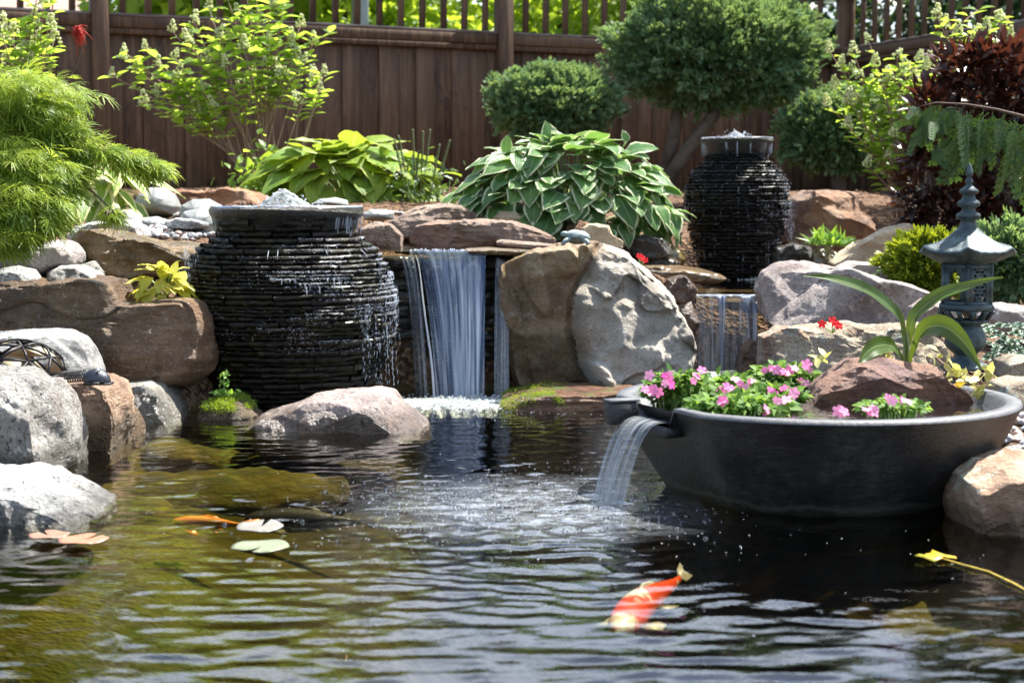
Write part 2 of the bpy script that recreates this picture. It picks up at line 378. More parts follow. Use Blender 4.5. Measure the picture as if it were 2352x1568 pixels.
col = k.ramp(gr, [(.3, (.07,.05,.042)), (.55, (.17,.14,.125)), (.75, (.32,.29,.27))])
M_CAP = k.end(k.pbr(col, .8, .3, k.bump(gr, .5, .004)))
def fence(A, d, L0, L1, posts, name, label, gz, nx):
    """A origin (x,y); d unit dir; boards from L0 to L1; nx = normal towards the garden"""
    A = np.array(A); d = np.array(d); nv = np.array(nx)
    R = Matrix(((d[0], nv[0], 0), (d[1], nv[1], 0), (0, 0, 1)))
    pt = lambda s, o, z: np.array([A[0]+d[0]*s+nv[0]*o, A[1]+d[1]*s+nv[1]*o, z])
    root = thing(name, label, 'fence', pt((L0+L1)/2, 0, gz))
    rnd = random.Random(5)
    bms = []
    for i in range(4):
        V, F = bbox_((0,0,0), (.0738 + .0006*i, .009, .575), .003); V[:, 0] += np.where(V[:, 2] > 0, .0012, -.0012)*(i-1.5)
        bms.append(mk_mesh('board', V, F, M_FENCE, False))
    s = L0; nb = 0
    while s < L1:
        if not any(abs(s+.07-p) < .03 for p in []):
            M = Matrix.Translation(pt(s+.07, -.012 + (.0055 if nb % 2 else -.0055) + rnd.uniform(-.002, .002), gz + .575 + rnd.uniform(-.006, .006))) @ R.to_4x4() @ Matrix.Rotation(rnd.uniform(-.008, .008), 4, 'Z'); nb += 1
            put('board', rnd.choice(bms), M, root)
        s += .1465
    V, F = bbox_((0,0,0), (.0225, .016, .2), .004); bal = [mk_mesh('baluster', V, F, M_FENCE, False)]
    V2 = V.copy(); V2[:, 0] += V2[:, 2]*.02; bal.append(mk_mesh('baluster', V2, F, M_FENCE, False))
    s = L0 + .05
    while s < L1:
        if not any(abs(s-p) < .085 for p in posts):
            put('baluster', rnd.choice(bal), Matrix.Translation(pt(s, .0, 2.2585)) @ R.to_4x4() @ Matrix.Rotation(rnd.uniform(-.12,.12), 4, 'Z'), root)
        s += .172
    V, F = bbox_((0,0,0), (.06, .06, (2.66-gz)/2), .008); pm = mk_mesh('post', V, F, M_FENCE, False)
    for p in posts: put('post', pm, Matrix.Translation(pt(p, .02, gz + (2.66-gz)/2)) @ R.to_4x4(), root)
    ed = sorted([L0] + [p for p in posts if L0 < p < L1] + [L1])
    for a, b in zip(ed[:-1], ed[1:]):
        a2 = a + (.061 if a in posts else 0); b2 = b - (.061 if b in posts else 0); h = (b2-a2)/2; m = (a+b)/2 if True else 0; m = (a2+b2)/2
        for nm, z, hz, hy, off, mt in (('rail', 1.995, .0385, .024, .022, M_FENCE), ('rail', 1.933, .0215, .017, .019, M_FENCE), ('ledge', 2.045, .0105, .034, .014, M_CAP), ('top_rail', 2.486, .024, .034, .0, M_FENCE), ('top_cap', 2.526, .015, .06, .0, M_FENCE)):
            VF = bbox_((0,0,0), (h, hy, hz), .004)
            nseg = 24
            me = mk_mesh(nm, VF[0], VF[1], mt, False)
            put(nm, me, Matrix.Translation(pt(m, off, z)) @ R.to_4x4(), root)
    return root
fd = np.array([5.67, 2.66]); fl = np.linalg.norm(fd); fd /= fl
fence((-2.85, 11.44), fd, -1.6, fl, (0.0, 3.07, fl), 'garden_fence', 'long dark brown board fence with balusters behind the urns and hydrangea', .80, (fd[1], -fd[0]))
rd = np.array([.92, -2.35]); rl = np.linalg.norm(rd); rd /= rl
fence((2.82+rd[0]*.066, 14.1+rd[1]*.066), rd, 0.0, 5.2, (2.9,), 'side_fence', 'dark brown baluster fence running off behind the purple shrub', .80, (rd[1], -rd[0]))

# ================================================================== BEYOND THE FENCE
def leaf_quad(w=.5, fold=.12, n=2):
    """simple ovate leaf, unit length along +y"""
    t = np.linspace(0, 1, n+2); ww = w*np.sin(math.pi*np.clip(t, 0, 1)**.8)*.5
    V = []
    for a, b in zip(t, ww):
        zc = -.18*a*a
        V += [(-b, a, zc+fold*b*2), (0, a, zc), (b, a, zc+fold*b*2)]
    F = []
    for i in range(n+1):
        o = i*3; F += [(o, o+1, o+4, o+3), (o+1, o+2, o+5, o+4)]
    return np.array(V, float), [np.array(F)]
M_TREE = leafmat('tree_leaf', (.09,.19,.012), (.28,.38,.03), .6, .5, tcol=(.6,.75,.05))
M_TREED = leafmat('dark_tree_leaf', (.012,.035,.014), (.04,.085,.03), .25, .5)
M_BARK = plain('bark', (.11,.085,.065), .9, 0, .4, 18, .8)
def tree(name, label, x, y, h, rx, rz, n, mat, ls=.14, zc=None, blobs=9, grp='trees beyond the fence', sd=0):
    rg = np.random.default_rng(sd+100); zb = .85; zc = zc or h - rz
    t = thing(name, label, 'tree', (x, y, zb), grp)
    trunk = [tube([(x, y, zb-.1), (x+.05, y, zb+(zc-zb)*.5), (x-.03, y+.05, zc), (x, y, zc+rz*.6)], [.13, .10, .07, .02], 8)]
    cs = rg.normal(size=(blobs, 3)); cs /= np.linalg.norm(cs, axis=1)[:, None]; cs *= rg.uniform(.35, .8, (blobs, 1)); cs = cs*[rx, rx, rz] + [x, y, zc]
    for c in cs: trunk.append(tube([(x, y, zc-rz*.5), ((x+c[0])/2, (y+c[1])/2, (zc+c[2])/2), c], [.05, .03, .012], 5))
    add('trunk', cat(trunk), M_BARK, t)
    ci = rg.integers(0, blobs, n); d = rg.normal(size=(n, 3)); d /= np.linalg.norm(d, axis=1)[:, None]
    rr = rg.uniform(.5, 1.0, n)**.6
    pos = cs[ci] + d*rr[:, None]*np.array([rx, rx, rz])*.48
    D = d*.6 + rg.normal(size=(n, 3))*.6 + [0, 0, -.3]; Nn = d + rg.normal(size=(n, 3))*.5 + [0, 0, .8]
    V, F, idx = scatter(leaf_quad(.7, .1, 1), pos, frames(D, Nn), rg.uniform(.6, 1.3, n)*ls)
    add('crown', (V, F), mat, t, attr=rg.uniform(0, 1, n)[idx], kind='stuff')
    return t
tree('leafy_tree', 'tall bright green tree beyond the fence behind the left hydrangea', -2.9, 16.6, 4.6, 1.3, 1.7, 6500, M_TREE, .15, 3.0, sd=1)
tree('leafy_tree', 'bright green tree beyond the fence behind the yellow-green hosta', -1.9, 18.5, 4.2, 1.9, 1.5, 7000, M_TREE, .15, 2.9, sd=2)
tree('leafy_tree', 'bright green tree beyond the fence behind the middle post', .4, 19.5, 4.2, 1.8, 1.5, 6000, M_TREE, .15, 2.9, sd=3)
tree('leafy_tree', 'sparse bright tree beyond the fence beside the large round juniper', 1.9, 19, 4.4, 1.3, 1.6, 2200, M_TREE, .15, 3.0, sd=4)
tree('evergreen_tree', 'dark tree beyond the fence behind the large round juniper', 3.2, 18.5, 5.0, 1.7, 2.0, 7000, M_TREED, .13, 3.0, sd=5)
tree('evergreen_tree', 'dark tree beyond the fence corner post', 5.0, 17.5, 5.2, 1.6, 2.2, 7000, M_TREED, .13, 3.1, sd=6)
tree('leafy_tree', 'green tree beyond the side fence above the purple shrub', 6.2, 14.2, 5.0, 1.7, 1.9, 6000, M_TREE, .13, 3.2, sd=7)
tree('evergreen_tree', 'unseen tall dark tree, added for shading the corner beyond the side fence', 5.8, 11.9, 6.2, 1.7, 1.6, 9000, M_TREED, .14, 4.4, sd=8)  # stands out of view, added for the shade its crown casts
# neighbour's house: low roof seen between the balusters
M_SHINGLE = plain('pink_shingles', (.24,.165,.135), .9, 0, .2, 14, .4)
M_SIDING = plain('pale_siding', (.62,.60,.55), .8, 0, .06, 6, .1)
h = thing('house', 'neighbouring house with a low pinkish shingle roof beyond the fence', 'house', (-8.2, 23, .85))
add('wall', box((-8.2, 24, 1.75), (3.4, 2.6, .95)), M_SIDING, h, False)
rz0, rz1 = 2.7, 4.0
RV = np.array([(-12,21,rz0),(-4.3,21,rz0),(-4.3,27,rz0),(-12,27,rz0),(-10,24,rz1),(-6.6,24,rz1)]); 
add('roof', (np.concatenate([RV, RV-[0,0,.12]]), [np.array([[0,1,5,4],[2,3,4,5],[6,9,8,7],[0,6,7,1],[1,7,8,2],[2,8,9,3],[3,9,6,0]]), np.array([[1,2,5],[3,0,4]])]), M_SHINGLE, h, False)
h = thing('house', 'pale walled house glimpsed through the sparse tree beyond the fence', 'house', (2.4, 27, .85))
add('wall', box((2.4, 27, 2.5), (2.3, 1.5, 1.65)), M_SIDING, h, False)
V, F = lathe([(0,5.4),(0,5.4),(3.4,4.15),(3.4,4.05),(0,4.05)], 4, (2.4, 27, 0), math.pi/4); add('roof', (V, F), M_SHINGLE, h, False)
tag(add('utility_pole', tube([(-1.52, 16.6, .8), (-1.52, 16.6, 6.0)], [.09, .08], 14), plain('grey_blue_pole', (.32,.37,.42), .6, 0, .15, 8, .2)), 'grey blue pole standing beyond the fence between the trees', 'pole')
# ================================================================== ROCKS
GW = dict(sd=(.05,.05,.055))
R_WHITE = rockmat('white_granite', (.20,.205,.22), (.38,.385,.40), (.58,.58,.58), 9, .85, 90, (.05,.05,.055), (.75,.75,.74), rough=.7, bump=.7, wetz=.03)
R_WHITED = rockmat('white_granite_rust', (.20,.18,.18), (.36,.345,.34), (.55,.53,.52), 7, .75, 90, rough=.75, bump=.9, stain=((.30,.20,.15), .3), wetz=.06)
R_PINKB = rockmat('pink_brown_stone', (.20,.13,.10), (.38,.27,.22), (.58,.46,.40), 7, .35, 150, strata=.3, rough=.8, bump=1.0, stain=((.45,.25,.16), .5), wetz=.08)
R_PINK = rockmat('pink_granite', (.17,.135,.135), (.29,.225,.215), (.40,.335,.325), 7, .95, 70, (.06,.065,.08), (.52,.33,.27), rough=.65, bump=.55, wetz=.055, vein=(.33,.24,.27), warm=False)
R_GREY = rockmat('grey_cobble', (.14,.15,.155), (.20,.21,.215), (.27,.275,.275), 4, .25, 220, rough=.55, bump=.18)
R_GREYW = rockmat('grey_water_rock', (.15,.15,.145), (.25,.245,.23), (.36,.35,.33), 5, .4, 150, rough=.6, bump=.6, wetz=.10)
R_BROWN = rockmat('brown_quartzite', (.085,.058,.036), (.18,.125,.08), (.33,.25,.18), 4, .25, 130, strata=.45, rough=.5, bump=1.0, stain=((.24,.12,.06), .5), wet=.12)
R_LEDGE = rockmat('wet_ochre_ledge', (.06,.045,.02), (.16,.11,.05), (.34,.27,.18), 5, .2, 120, strata=.3, rough=.3, bump=.8, stain=((.26,.13,.03), .6), wet=.3)
R_LAV = rockmat('lavender_stone', (.25,.21,.22), (.38,.34,.35), (.55,.52,.52), 5, .3, 130, rough=.75, bump=.8, stain=((.33,.25,.22), .4))
R_STRIPE = rockmat('dark_grey_granite', (.12,.12,.125), (.21,.21,.215), (.34,.34,.34), 6, .6, 110, rough=.7, bump=.5)
R_TAN = rockmat('tan_boulder', (.13,.09,.055), (.30,.23,.16), (.48,.41,.32), 3.2, .3, 140, rough=.7, bump=1.1, stain=((.30,.15,.07), .6), vein=(.55,.50,.45), wetz=.24)
R_GREYB = rockmat('grey_face_boulder', (.29,.255,.22), (.48,.44,.395), (.68,.645,.60), 4.2, .4, 150, rough=.75, bump=.9, stain=((.30,.21,.13), .5), vein=(.62,.60,.57), warm=False)
R_FLAT = rockmat('pinkish_flat_rock', (.17,.125,.115), (.30,.235,.215), (.47,.40,.37), 5, .2, 140, strata=.5, rough=.6, bump=.9, stain=((.36,.17,.09), .55))
R_RUST = rockmat('rusty_rock', (.15,.07,.035), (.33,.175,.09), (.48,.33,.22), 4, .15, 120, strata=.35, rough=.6, bump=.8, stain=((.20,.15,.14), .6))
R_RED = rockmat('red_sandstone', (.11,.055,.042), (.21,.115,.085), (.33,.21,.165), 4.5, .15, 150, strata=.5, rough=.65, bump=.75, stain=((.15,.085,.10), .6))
R_FLAG = rockmat('wet_red_flagstone', (.10,.045,.028), (.22,.11,.07), (.36,.22,.15), 6, .15, 120, strata=.6, rough=.4, bump=.9, moss=((.055,.11,.012), .10, .60), wet=.3)
R_LICH = rockmat('lichen_rock', (.26,.23,.21), (.44,.40,.37), (.60,.57,.53), 5, .45, 120, strata=.25, rough=.85, bump=1.0, stain=((.42,.19,.11), .7), lichen=((.42,.50,.43), .56))
R_GRAN = rockmat('rose_grey_granite', (.17,.135,.135), (.29,.25,.245), (.44,.40,.39), 4.5, .8, 65, (.11,.10,.11), (.58,.47,.43), rough=.75, bump=.6, stain=((.30,.21,.19), .4), warm=False)
R_PALE = rockmat('pale_slanted_stone', (.36,.31,.25), (.54,.49,.42), (.70,.66,.60), 4, .15, 130, strata=.3, rough=.8, bump=.8, stain=((.40,.22,.10), .5))
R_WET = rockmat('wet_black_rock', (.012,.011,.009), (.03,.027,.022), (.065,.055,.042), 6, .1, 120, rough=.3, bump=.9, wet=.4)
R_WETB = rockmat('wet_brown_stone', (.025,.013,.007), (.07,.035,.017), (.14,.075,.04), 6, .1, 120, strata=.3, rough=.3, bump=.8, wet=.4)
R_MOSS = rockmat('mossy_stone', (.04,.035,.02), (.10,.08,.05), (.22,.17,.13), 7, .2, 120, rough=.6, bump=1.2)
R_OLIVE = rockmat('olive_wet_cobble', (.035,.032,.012), (.085,.075,.03), (.15,.13,.06), 6, .1, 160, rough=.2, bump=.3, wet=.5)
R_ALGAE = rockmat('algae_stone', (.05,.052,.008), (.125,.12,.016), (.22,.19,.04), 5, .0, 120, rough=.9, bump=.7, stain=((.045,.075,.008), .7))
R_BOULD = rockmat('russet_boulder', (.20,.125,.095), (.35,.245,.20), (.48,.38,.33), 4, .2, 140, strata=.35, rough=.7, bump=.7, lichen=((.50,.54,.42), .545), wetz=.03)

def rock(name, label, pts, Y, dep, mat, box=.62, seed=0, amp=.03, fac=5, lvl=6, strata=0.0, group=None, ridge=1.0, tilt=0.0, crack=0.0, cat_='rock', parent=None, lumps=1.0, post=None):
    W = np.array([P(u, v, Y) for u, v in pts]); x, z = W[:, 0], W[:, 2]
    x2, z2 = np.roll(x, -1), np.roll(z, -1); cr = x*z2 - x2*z; A = cr.sum()/2
    cx = ((x+x2)*cr).sum()/(6*A); cz = ((z+z2)*cr).sum()/(6*A); s = math.sqrt(abs(A))
    # outline as radius over angle
    th = np.linspace(-math.pi, math.pi, 721)[:-1]; R = np.zeros(720)
    dx, dz = np.cos(th), np.sin(th)
    for i in range(len(x)):
        ax, az = x[i]-cx, z[i]-cz; ex, ez = x2[i]-x[i], z2[i]-z[i]; den = dx*ez - dz*ex; den = np.where(abs(den) < 1e-12, 1e-12, den)
        t = (ax*ez - az*ex)/den; q = (ax*dz - az*dx)/den
        ok = (t > 0) & (q >= -1e-6) & (q <= 1+1e-6); R = np.where(ok, np.maximum(R, t), R)
    kw = np.exp(-np.linspace(-2, 2, 9)**2); kw /= kw.sum(); R = np.convolve(np.concatenate([R[-4:], R, R[:4]]), kw, 'valid')
    V, F = ico(lvl); a = np.arctan2(V[:, 2], V[:, 0]); c = np.hypot(V[:, 0], V[:, 2])
    Ri = np.interp(a, th, R, period=2*math.pi)
    rho = c**box; yy = np.sign(V[:, 1])*np.abs(V[:, 1])**box*dep
    Q = np.stack([Ri*rho*np.cos(a), yy, Ri*rho*np.sin(a)], -1)
    if tilt: Q[:, 1] += Q[:, 2]*tilt                   # lean the whole face back
    rg = np.random.default_rng(seed+500)
    for _ in range(fac*2):                               # broken planes on the near and upper sides
        n = np.array([rg.normal()*.45, -1.0 if rg.random() < .75 else 1.0, rg.normal()*.35+.1]); n /= np.linalg.norm(n)
        h = Q @ n; d = h.max()*rg.uniform(.74, .96); Q -= n*(np.maximum(0, h-d)*.96)[:, None]
    for _ in range(fac*7):                             # small chipped facets
        N = vnormals(Q, F) if _ % 7 == 0 else N; i = rg.integers(len(Q))
        if Q[i, 1] > dep*.3: continue
        n = N[i] + rg.normal(size=3)*.35; n /= np.linalg.norm(n); h = Q @ n; d = h[i] - s*rg.uniform(.0, .035); e = np.linalg.norm(Q-Q[i], axis=1)
        Q -= n*(np.minimum(np.maximum(0, h-d), s*.045)*np.clip(1.4-e/(s*.36), 0, 1))[:, None]
    N = vnormals(Q, F); p = Q/s + rg.uniform(0, 50, 3)
    dsp = fbm(p*1.7, 3)*amp*1.3*lumps - np.abs(noise(p*3.6))*amp*1.0*ridge + fbm(p*8, 4)*amp*.45
    if strata:
        pq = p*[1.4, 1.4, 9]; dsp = dsp + np.round(noise(pq)*2.2)/2.2*strata*.55 + noise(pq*2)*strata*.35
    if crack:
        cn = np.abs(noise(p*[2.2, 2.2, 3.2] + 7)); dsp = dsp - ss(.03, .0, cn)*crack*.55
    Q = Q + N*(dsp*s)[:, None] + [cx, Y, cz]
    if post: Q = post(Q)
    o = add(name, (Q, [F]), mat, parent)
    if parent is None: tag(o, label, cat_, group)
    return o
ROCKS = [
 # --- left bank, near water
 ('boulder','white speckled granite boulder half sunk at the left pond edge below the pink lily pads',[(-120,1080),(0,1083),(45,1074),(105,1090),(165,1125),(222,1150),(246,1170),(250,1200),(200,1240),(-120,1250)],4.0,.30,R_WHITE,dict(seed=1,amp=.03,fac=4,box=.8,lvl=7)),
 ('boulder','big white-topped grey boulder in front of the metal turtle',[(-140,848),(0,842),(60,852),(112,872),(142,918),(155,965),(166,1015),(166,1075),(150,1130),(0,1140),(-140,1140)],4.62,.30,R_WHITED,dict(seed=2,amp=.03,fac=6,box=.55,lvl=7,crack=.02)),
 ('boulder','blocky pink-brown boulder under the metal turtle head',[(112,884),(160,874),(230,866),(264,884),(281,918),(287,968),(282,1010),(276,1060),(215,1090),(160,1100),(148,1000),(138,930)],5.05,.26,R_PINKB,dict(seed=3,amp=.032,fac=7,box=.45,lvl=7,crack=.03)),
 ('rock','small pale pink rock at the water beside the blocky pink-brown boulder',[(268,940),(290,928),(310,938),(325,972),(328,1000),(322,1030),(268,1035)],5.32,.10,R_PINKB,dict(seed=4,amp=.04,fac=3,lvl=5)),
 ('boulder','rounded grey boulder at the water below the long brown rock',[(268,890),(300,875),(352,869),(378,880),(402,910),(421,940),(430,975),(425,1005),(320,1010),(300,960),(284,925)],5.75,.22,R_GREYW,dict(seed=5,amp=.025,fac=4,box=.6)),
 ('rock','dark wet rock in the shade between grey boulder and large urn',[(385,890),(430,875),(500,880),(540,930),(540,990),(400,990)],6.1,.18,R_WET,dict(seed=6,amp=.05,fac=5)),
 ('boulder','long brown quartzite boulder with a notched top left of the large urn',[(-140,668),(0,655),(70,640),(150,632),(220,631),(266,641),(292,686),(340,690),(450,679),(480,693),(501,722),(511,762),(513,810),(501,846),(462,868),(400,884),(300,888),(200,876),(100,866),(-140,830)],6.02,.30,R_BROWN,dict(seed=7,amp=.022,fac=3,box=.40,lvl=7,strata=.022,crack=.03)),
 ('boulder','dark grey boulder behind the metal turtle shell',[(-90,790),(0,764),(60,757),(150,756),(192,772),(216,802),(232,850),(232,900),(0,910),(-90,900)],5.45,.20,R_STRIPE,dict(seed=8,amp=.018,fac=2,box=.75)),
 ('ledge_rock','wet ochre ledge rock with a sunlit white top beside the large urn',[(165,546),(200,524),(260,522),(310,540),(350,552),(450,560),(464,582),(440,608),(395,634),(320,644),(258,624),(214,602),(195,570)],6.55,.28,R_LEDGE,dict(seed=9,amp=.03,fac=5,box=.5,strata=.012)),
 ('boulder','bright white rock slab under the round white boulder',[(162,545),(185,520),(225,507),(290,504),(335,520),(340,545),(250,552),(190,556)],6.78,.22,R_WHITE,dict(seed=10,amp=.03,fac=3)),
 ('boulder','round white speckled boulder beside the variegated hosta',[(258,520),(262,495),(280,482),(300,481),(316,495),(322,518),(318,540),(265,540)],7.1,.14,R_WHITE,dict(seed=11,amp=.02,fac=1,box=.85,lvl=5)),
 ('boulder','lavender grey boulder under the laceleaf maple',[(-70,612),(0,596),(60,564),(130,551),(168,558),(186,580),(182,606),(130,625),(50,630),(-70,640)],6.25,.22,R_LAV,dict(seed=12,amp=.03,fac=3)),
 ('boulder','round white speckled boulder with pebbles on its right, by the frame of the bank',[(-30,640),(0,616),(40,609),(78,618),(92,640),(90,662),(40,676),(-30,676)],6.0,.13,R_WHITE,dict(seed=13,amp=.015,fac=1,box=.9,lvl=5)),
 ('boulder','smaller pale boulder tucked behind the round white speckled one',[(-60,620),(0,592),(25,592),(44,606),(44,630),(-40,640)],6.2,.10,R_WHITE,dict(seed=14,amp=.02,fac=1,box=.9,lvl=5)),
 ('rock','low pale granite rock between pebbles above the long brown boulder',[(112,650),(120,622),(150,608),(190,610),(225,625),(240,648),(200,660)],6.15,.14,R_STRIPE,dict(seed=15,amp=.025,fac=2,lvl=5)),
 ('rock','small grey-green rock behind the low pale granite rock',[(180,622),(190,605),(215,600),(240,622),(246,640),(200,645)],6.32,.08,R_GREYW,dict(seed=16,amp=.04,fac=4,lvl=5)),
 ('rock','small brown rock under the yellow hosta leaves',[(290,690),(295,668),(330,662),(350,680),(340,700)],6.12,.09,R_BROWN,dict(seed=17,amp=.03,fac=2,lvl=5)),
 # --- cobbles behind the large urn
 ('cobble','largest smooth grey cobble beside the variegated hosta',[(308,475),(318,448),(345,431),(375,430),(402,447),(416,475),(410,496),(360,500),(318,496)],7.9,.15,R_GREY,dict(seed=20,amp=.012,fac=0,box=.95)),
 ('cobble','smooth grey cobble leaning behind the large urn rim',[(412,492),(420,470),(445,457),(480,457),(508,472),(515,500),(500,520),(430,515)],7.5,.14,R_GREY,dict(seed=21,amp=.012,fac=0,box=.95)),
 ('cobble','pale blue-grey cobble in front of another, touching the large urn',[(410,505),(425,485),(460,478),(500,486),(514,515),(500,545),(440,540)],7.15,.13,R_GREY,dict(seed=22,amp=.012,fac=0,box=.95)),
 ('cobble','long flat grey cobble lying on the left gravel',[(312,512),(322,500),(360,497),(390,507),(398,520),(380,529),(330,527)],7.3,.10,R_GREY,dict(seed=23,amp=.012,fac=0,box=.9,lvl=5)),
 ('cobble','flat bright white stone on the left gravel',[(384,512),(410,500),(450,503),(482,512),(480,522),(440,528),(392,524)],7.05,.11,R_WHITE,dict(seed=24,amp=.015,fac=2,lvl=5)),
 ('cobble','small white pebble stone above the long flat cobble',[(396,494),(410,486),(425,490),(426,500),(400,503)],7.6,.05,R_WHITE,dict(seed=25,amp=.015,fac=0,box=.95,lvl=4)),
 ('rock','low rust-orange rock under the hydrangea stems',[(404,445),(430,438),(480,440),(520,432),(560,434),(600,448),(645,462),(640,480),(520,478),(410,470)],8.4,.24,R_RUST,dict(seed=26,amp=.035,fac=6,box=.5,strata=.02)),
 ('cobble','dark blue-grey cobble behind the large urn bubbling water',[(715,470),(735,457),(770,453),(798,460),(802,474),(720,476)],7.2,.12,R_GREY,dict(seed=27,amp=.012,fac=0,box=.95,lvl=5)),
 ('cobble','flat blue-grey cobble right of the large urn rim',[(834,492),(850,481),(885,480),(905,488),(904,503),(870,509),(836,506)],7.6,.12,R_GREY,dict(seed=28,amp=.012,fac=0,box=.9,lvl=5)),
 ('rock','humped pinkish rock behind the upper pool',[(812,535),(850,517),(900,500),(950,478),(1005,466),(1050,468),(1100,488),(1135,508),(1120,530),(1000,545),(880,556),(812,552)],8.1,.30,R_FLAT,dict(seed=29,amp=.035,fac=5,box=.55,strata=.02)),
 ('rock','flat-topped pinkish rock at the right of the upper pool',[(942,548),(952,520),(1005,507),(1100,500),(1180,507),(1240,528),(1278,546),(1272,562),(1150,570),(1000,570),(945,562)],7.35,.24,R_FLAT,dict(seed=30,amp=.026,fac=4,box=.5,strata=.025,lvl=7)),
 ('cobble','pale rounded stone between flat pinkish rock and variegated hosta',[(1130,500),(1150,485),(1185,484),(1205,500),(1200,515),(1140,515)],8.0,.12,R_PALE,dict(seed=31,amp=.02,fac=1,box=.9,lvl=5)),
 ('rock','grey rock between the large urn rim and the upper pool',[(822,570),(828,525),(862,508),(900,514),(925,540),(922,575)],7.0,.14,R_FLAT,dict(seed=66,amp=.03,fac=4)),
 ('slate_slab','thin flat slate slab on the upper pool lip',[(1138,556),(1145,550),(1200,555),(1280,562),(1285,572),(1210,571),(1145,566)],6.75,.16,R_FLAT,dict(seed=32,amp=.012,fac=0,box=.35,lvl=5)),
 ('slate_slab','lower thin wet slab at the right of the waterfall lip',[(1062,572),(1110,568),(1200,572),(1255,575),(1255,588),(1150,585),(1066,581)],6.58,.14,R_LEDGE,dict(seed=33,amp=.012,fac=0,box=.35,lvl=5)),
 # --- the big boulders in the middle
 ('rock','tan angular rock behind the small stone turtle',[(1338,524),(1352,514),(1398,517),(1408,540),(1434,552),(1430,574),(1390,578),(1345,565)],6.85,.10,R_PALE,dict(seed=36,amp=.03,fac=6,box=.5,lvl=5)),
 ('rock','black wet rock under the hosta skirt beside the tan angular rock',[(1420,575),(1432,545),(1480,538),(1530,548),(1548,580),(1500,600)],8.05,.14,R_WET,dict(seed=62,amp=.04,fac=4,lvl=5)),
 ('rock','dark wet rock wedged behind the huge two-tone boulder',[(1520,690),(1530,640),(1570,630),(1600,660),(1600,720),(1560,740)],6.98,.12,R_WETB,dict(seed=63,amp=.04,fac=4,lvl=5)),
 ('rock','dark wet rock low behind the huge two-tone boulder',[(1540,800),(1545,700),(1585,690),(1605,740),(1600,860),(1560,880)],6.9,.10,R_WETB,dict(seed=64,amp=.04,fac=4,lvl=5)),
 ('flagstone','mossy wet red flagstone below the huge two-tone boulder',[(1150,918),(1180,902),(1240,893),(1340,890),(1450,890),(1490,900),(1495,950),(1400,955),(1250,950),(1160,945)],6.1,.26,R_FLAG,dict(seed=37,amp=.02,fac=2,box=.4,strata=.05,lvl=7)),
 ('boulder','pink granite boulder rising from the pond in front of the large urn',[(562,990),(600,953),(660,933),(720,909),(800,896),(870,892),(906,899),(927,925),(962,950),(985,968),(990,1010),(900,1045),(740,1050),(600,1040)],5.52,.27,R_PINK,dict(seed=41,amp=.018,fac=2,box=.7,lvl=7)),
 ('rock','green mossy stone with a little fern at the foot of the large urn',[(452,958),(478,926),(520,911),(560,918),(602,946),(606,990),(530,1000),(455,992)],5.75,.13,R_MOSS,dict(seed=39,amp=.03,fac=0,box=.85)),
 # --- middle pool and right bank
 ('rock','round olive wet cobble by the small pool',[(1498,590),(1508,570),(1535,562),(1562,572),(1576,596),(1568,612),(1520,612)],8.3,.12,R_OLIVE,dict(seed=40,amp=.012,fac=0,box=.95,lvl=5)),
 ('slate_slab','long wet layered slab at the small pool edge behind the two-tone boulder',[(1400,622),(1470,606),(1560,612),(1640,624),(1668,638),(1620,650),(1500,652),(1400,650)],8.0,.22,R_LEDGE,dict(seed=41,amp=.015,fac=1,box=.4,strata=.05)),
 ('slate_slab','upper dark slab beneath the variegated hosta leaves',[(1395,600),(1440,575),(1510,580),(1560,596),(1560,618),(1400,625)],8.25,.20,R_WETB,dict(seed=42,amp=.02,fac=1,box=.4,strata=.05)),
 ('rock','big angular rust-brown rock behind the small urn',[(1795,560),(1798,500),(1822,455),(1850,437),(1905,438),(1962,443),(1988,478),(2008,514),(2000,560),(1900,590)],8.95,.24,R_RUST,dict(seed=143,amp=.022,fac=6,box=.42,lvl=7)),
 ('boulder','broad rose-grey granite boulder behind the lichen rock',[(1738,668),(1758,626),(1800,604),(1858,596),(1930,609),(2000,634),(2082,648),(2134,668),(2130,720),(2090,770),(1900,790),(1790,780),(1746,728)],6.75,.34,R_GRAN,dict(seed=44,amp=.02,fac=4,box=.65,lvl=7,crack=.012)),
 ('boulder','lichen-crusted rock with orange patches behind the bowl',[(1742,850),(1744,772),(1790,746),(1870,741),(2000,746),(2100,738),(2162,758),(2178,830),(2150,880),(1900,885),(1745,870)],5.75,.22,R_LICH,dict(seed=45,amp=.03,fac=5,box=.5,lvl=7,strata=.015,crack=.02)),
 ('rock','pale slanted stone leaning below the purple shrub',[(1905,606),(1960,562),(2030,528),(2082,514),(2102,535),(2084,572),(2056,632),(1980,640)],7.7,.16,R_PALE,dict(seed=46,amp=.03,fac=5,box=.55)),
 ('rock','smooth lavender stone in front of the pale slanted one',[(1920,612),(1950,598),(2000,602),(2050,614),(2056,636),(1990,650),(1925,640)],7.3,.13,R_LAV,dict(seed=47,amp=.015,fac=1,box=.8,lvl=5)),
 ('rock','shaded lavender stone beside the golden juniper',[(2040,640),(2052,610),(2090,600),(2120,620),(2124,660),(2060,668)],7.2,.13,R_LAV,dict(seed=48,amp=.02,fac=1,box=.8,lvl=5)),
 ('rock','grey-brown rounded stone behind the lantern stem',[(2085,740),(2095,705),(2125,685),(2165,690),(2200,715),(2210,750),(2150,775),(2090,770)],6.1,.16,R_GRAN,dict(seed=49,amp=.02,fac=2,box=.75)),
 ('rock','pale lavender boulder right of the lantern',[(2252,728),(2268,702),(2310,696),(2345,702),(2400,710),(2400,770),(2270,765)],6.3,.18,R_LAV,dict(seed=50,amp=.025,fac=3)),
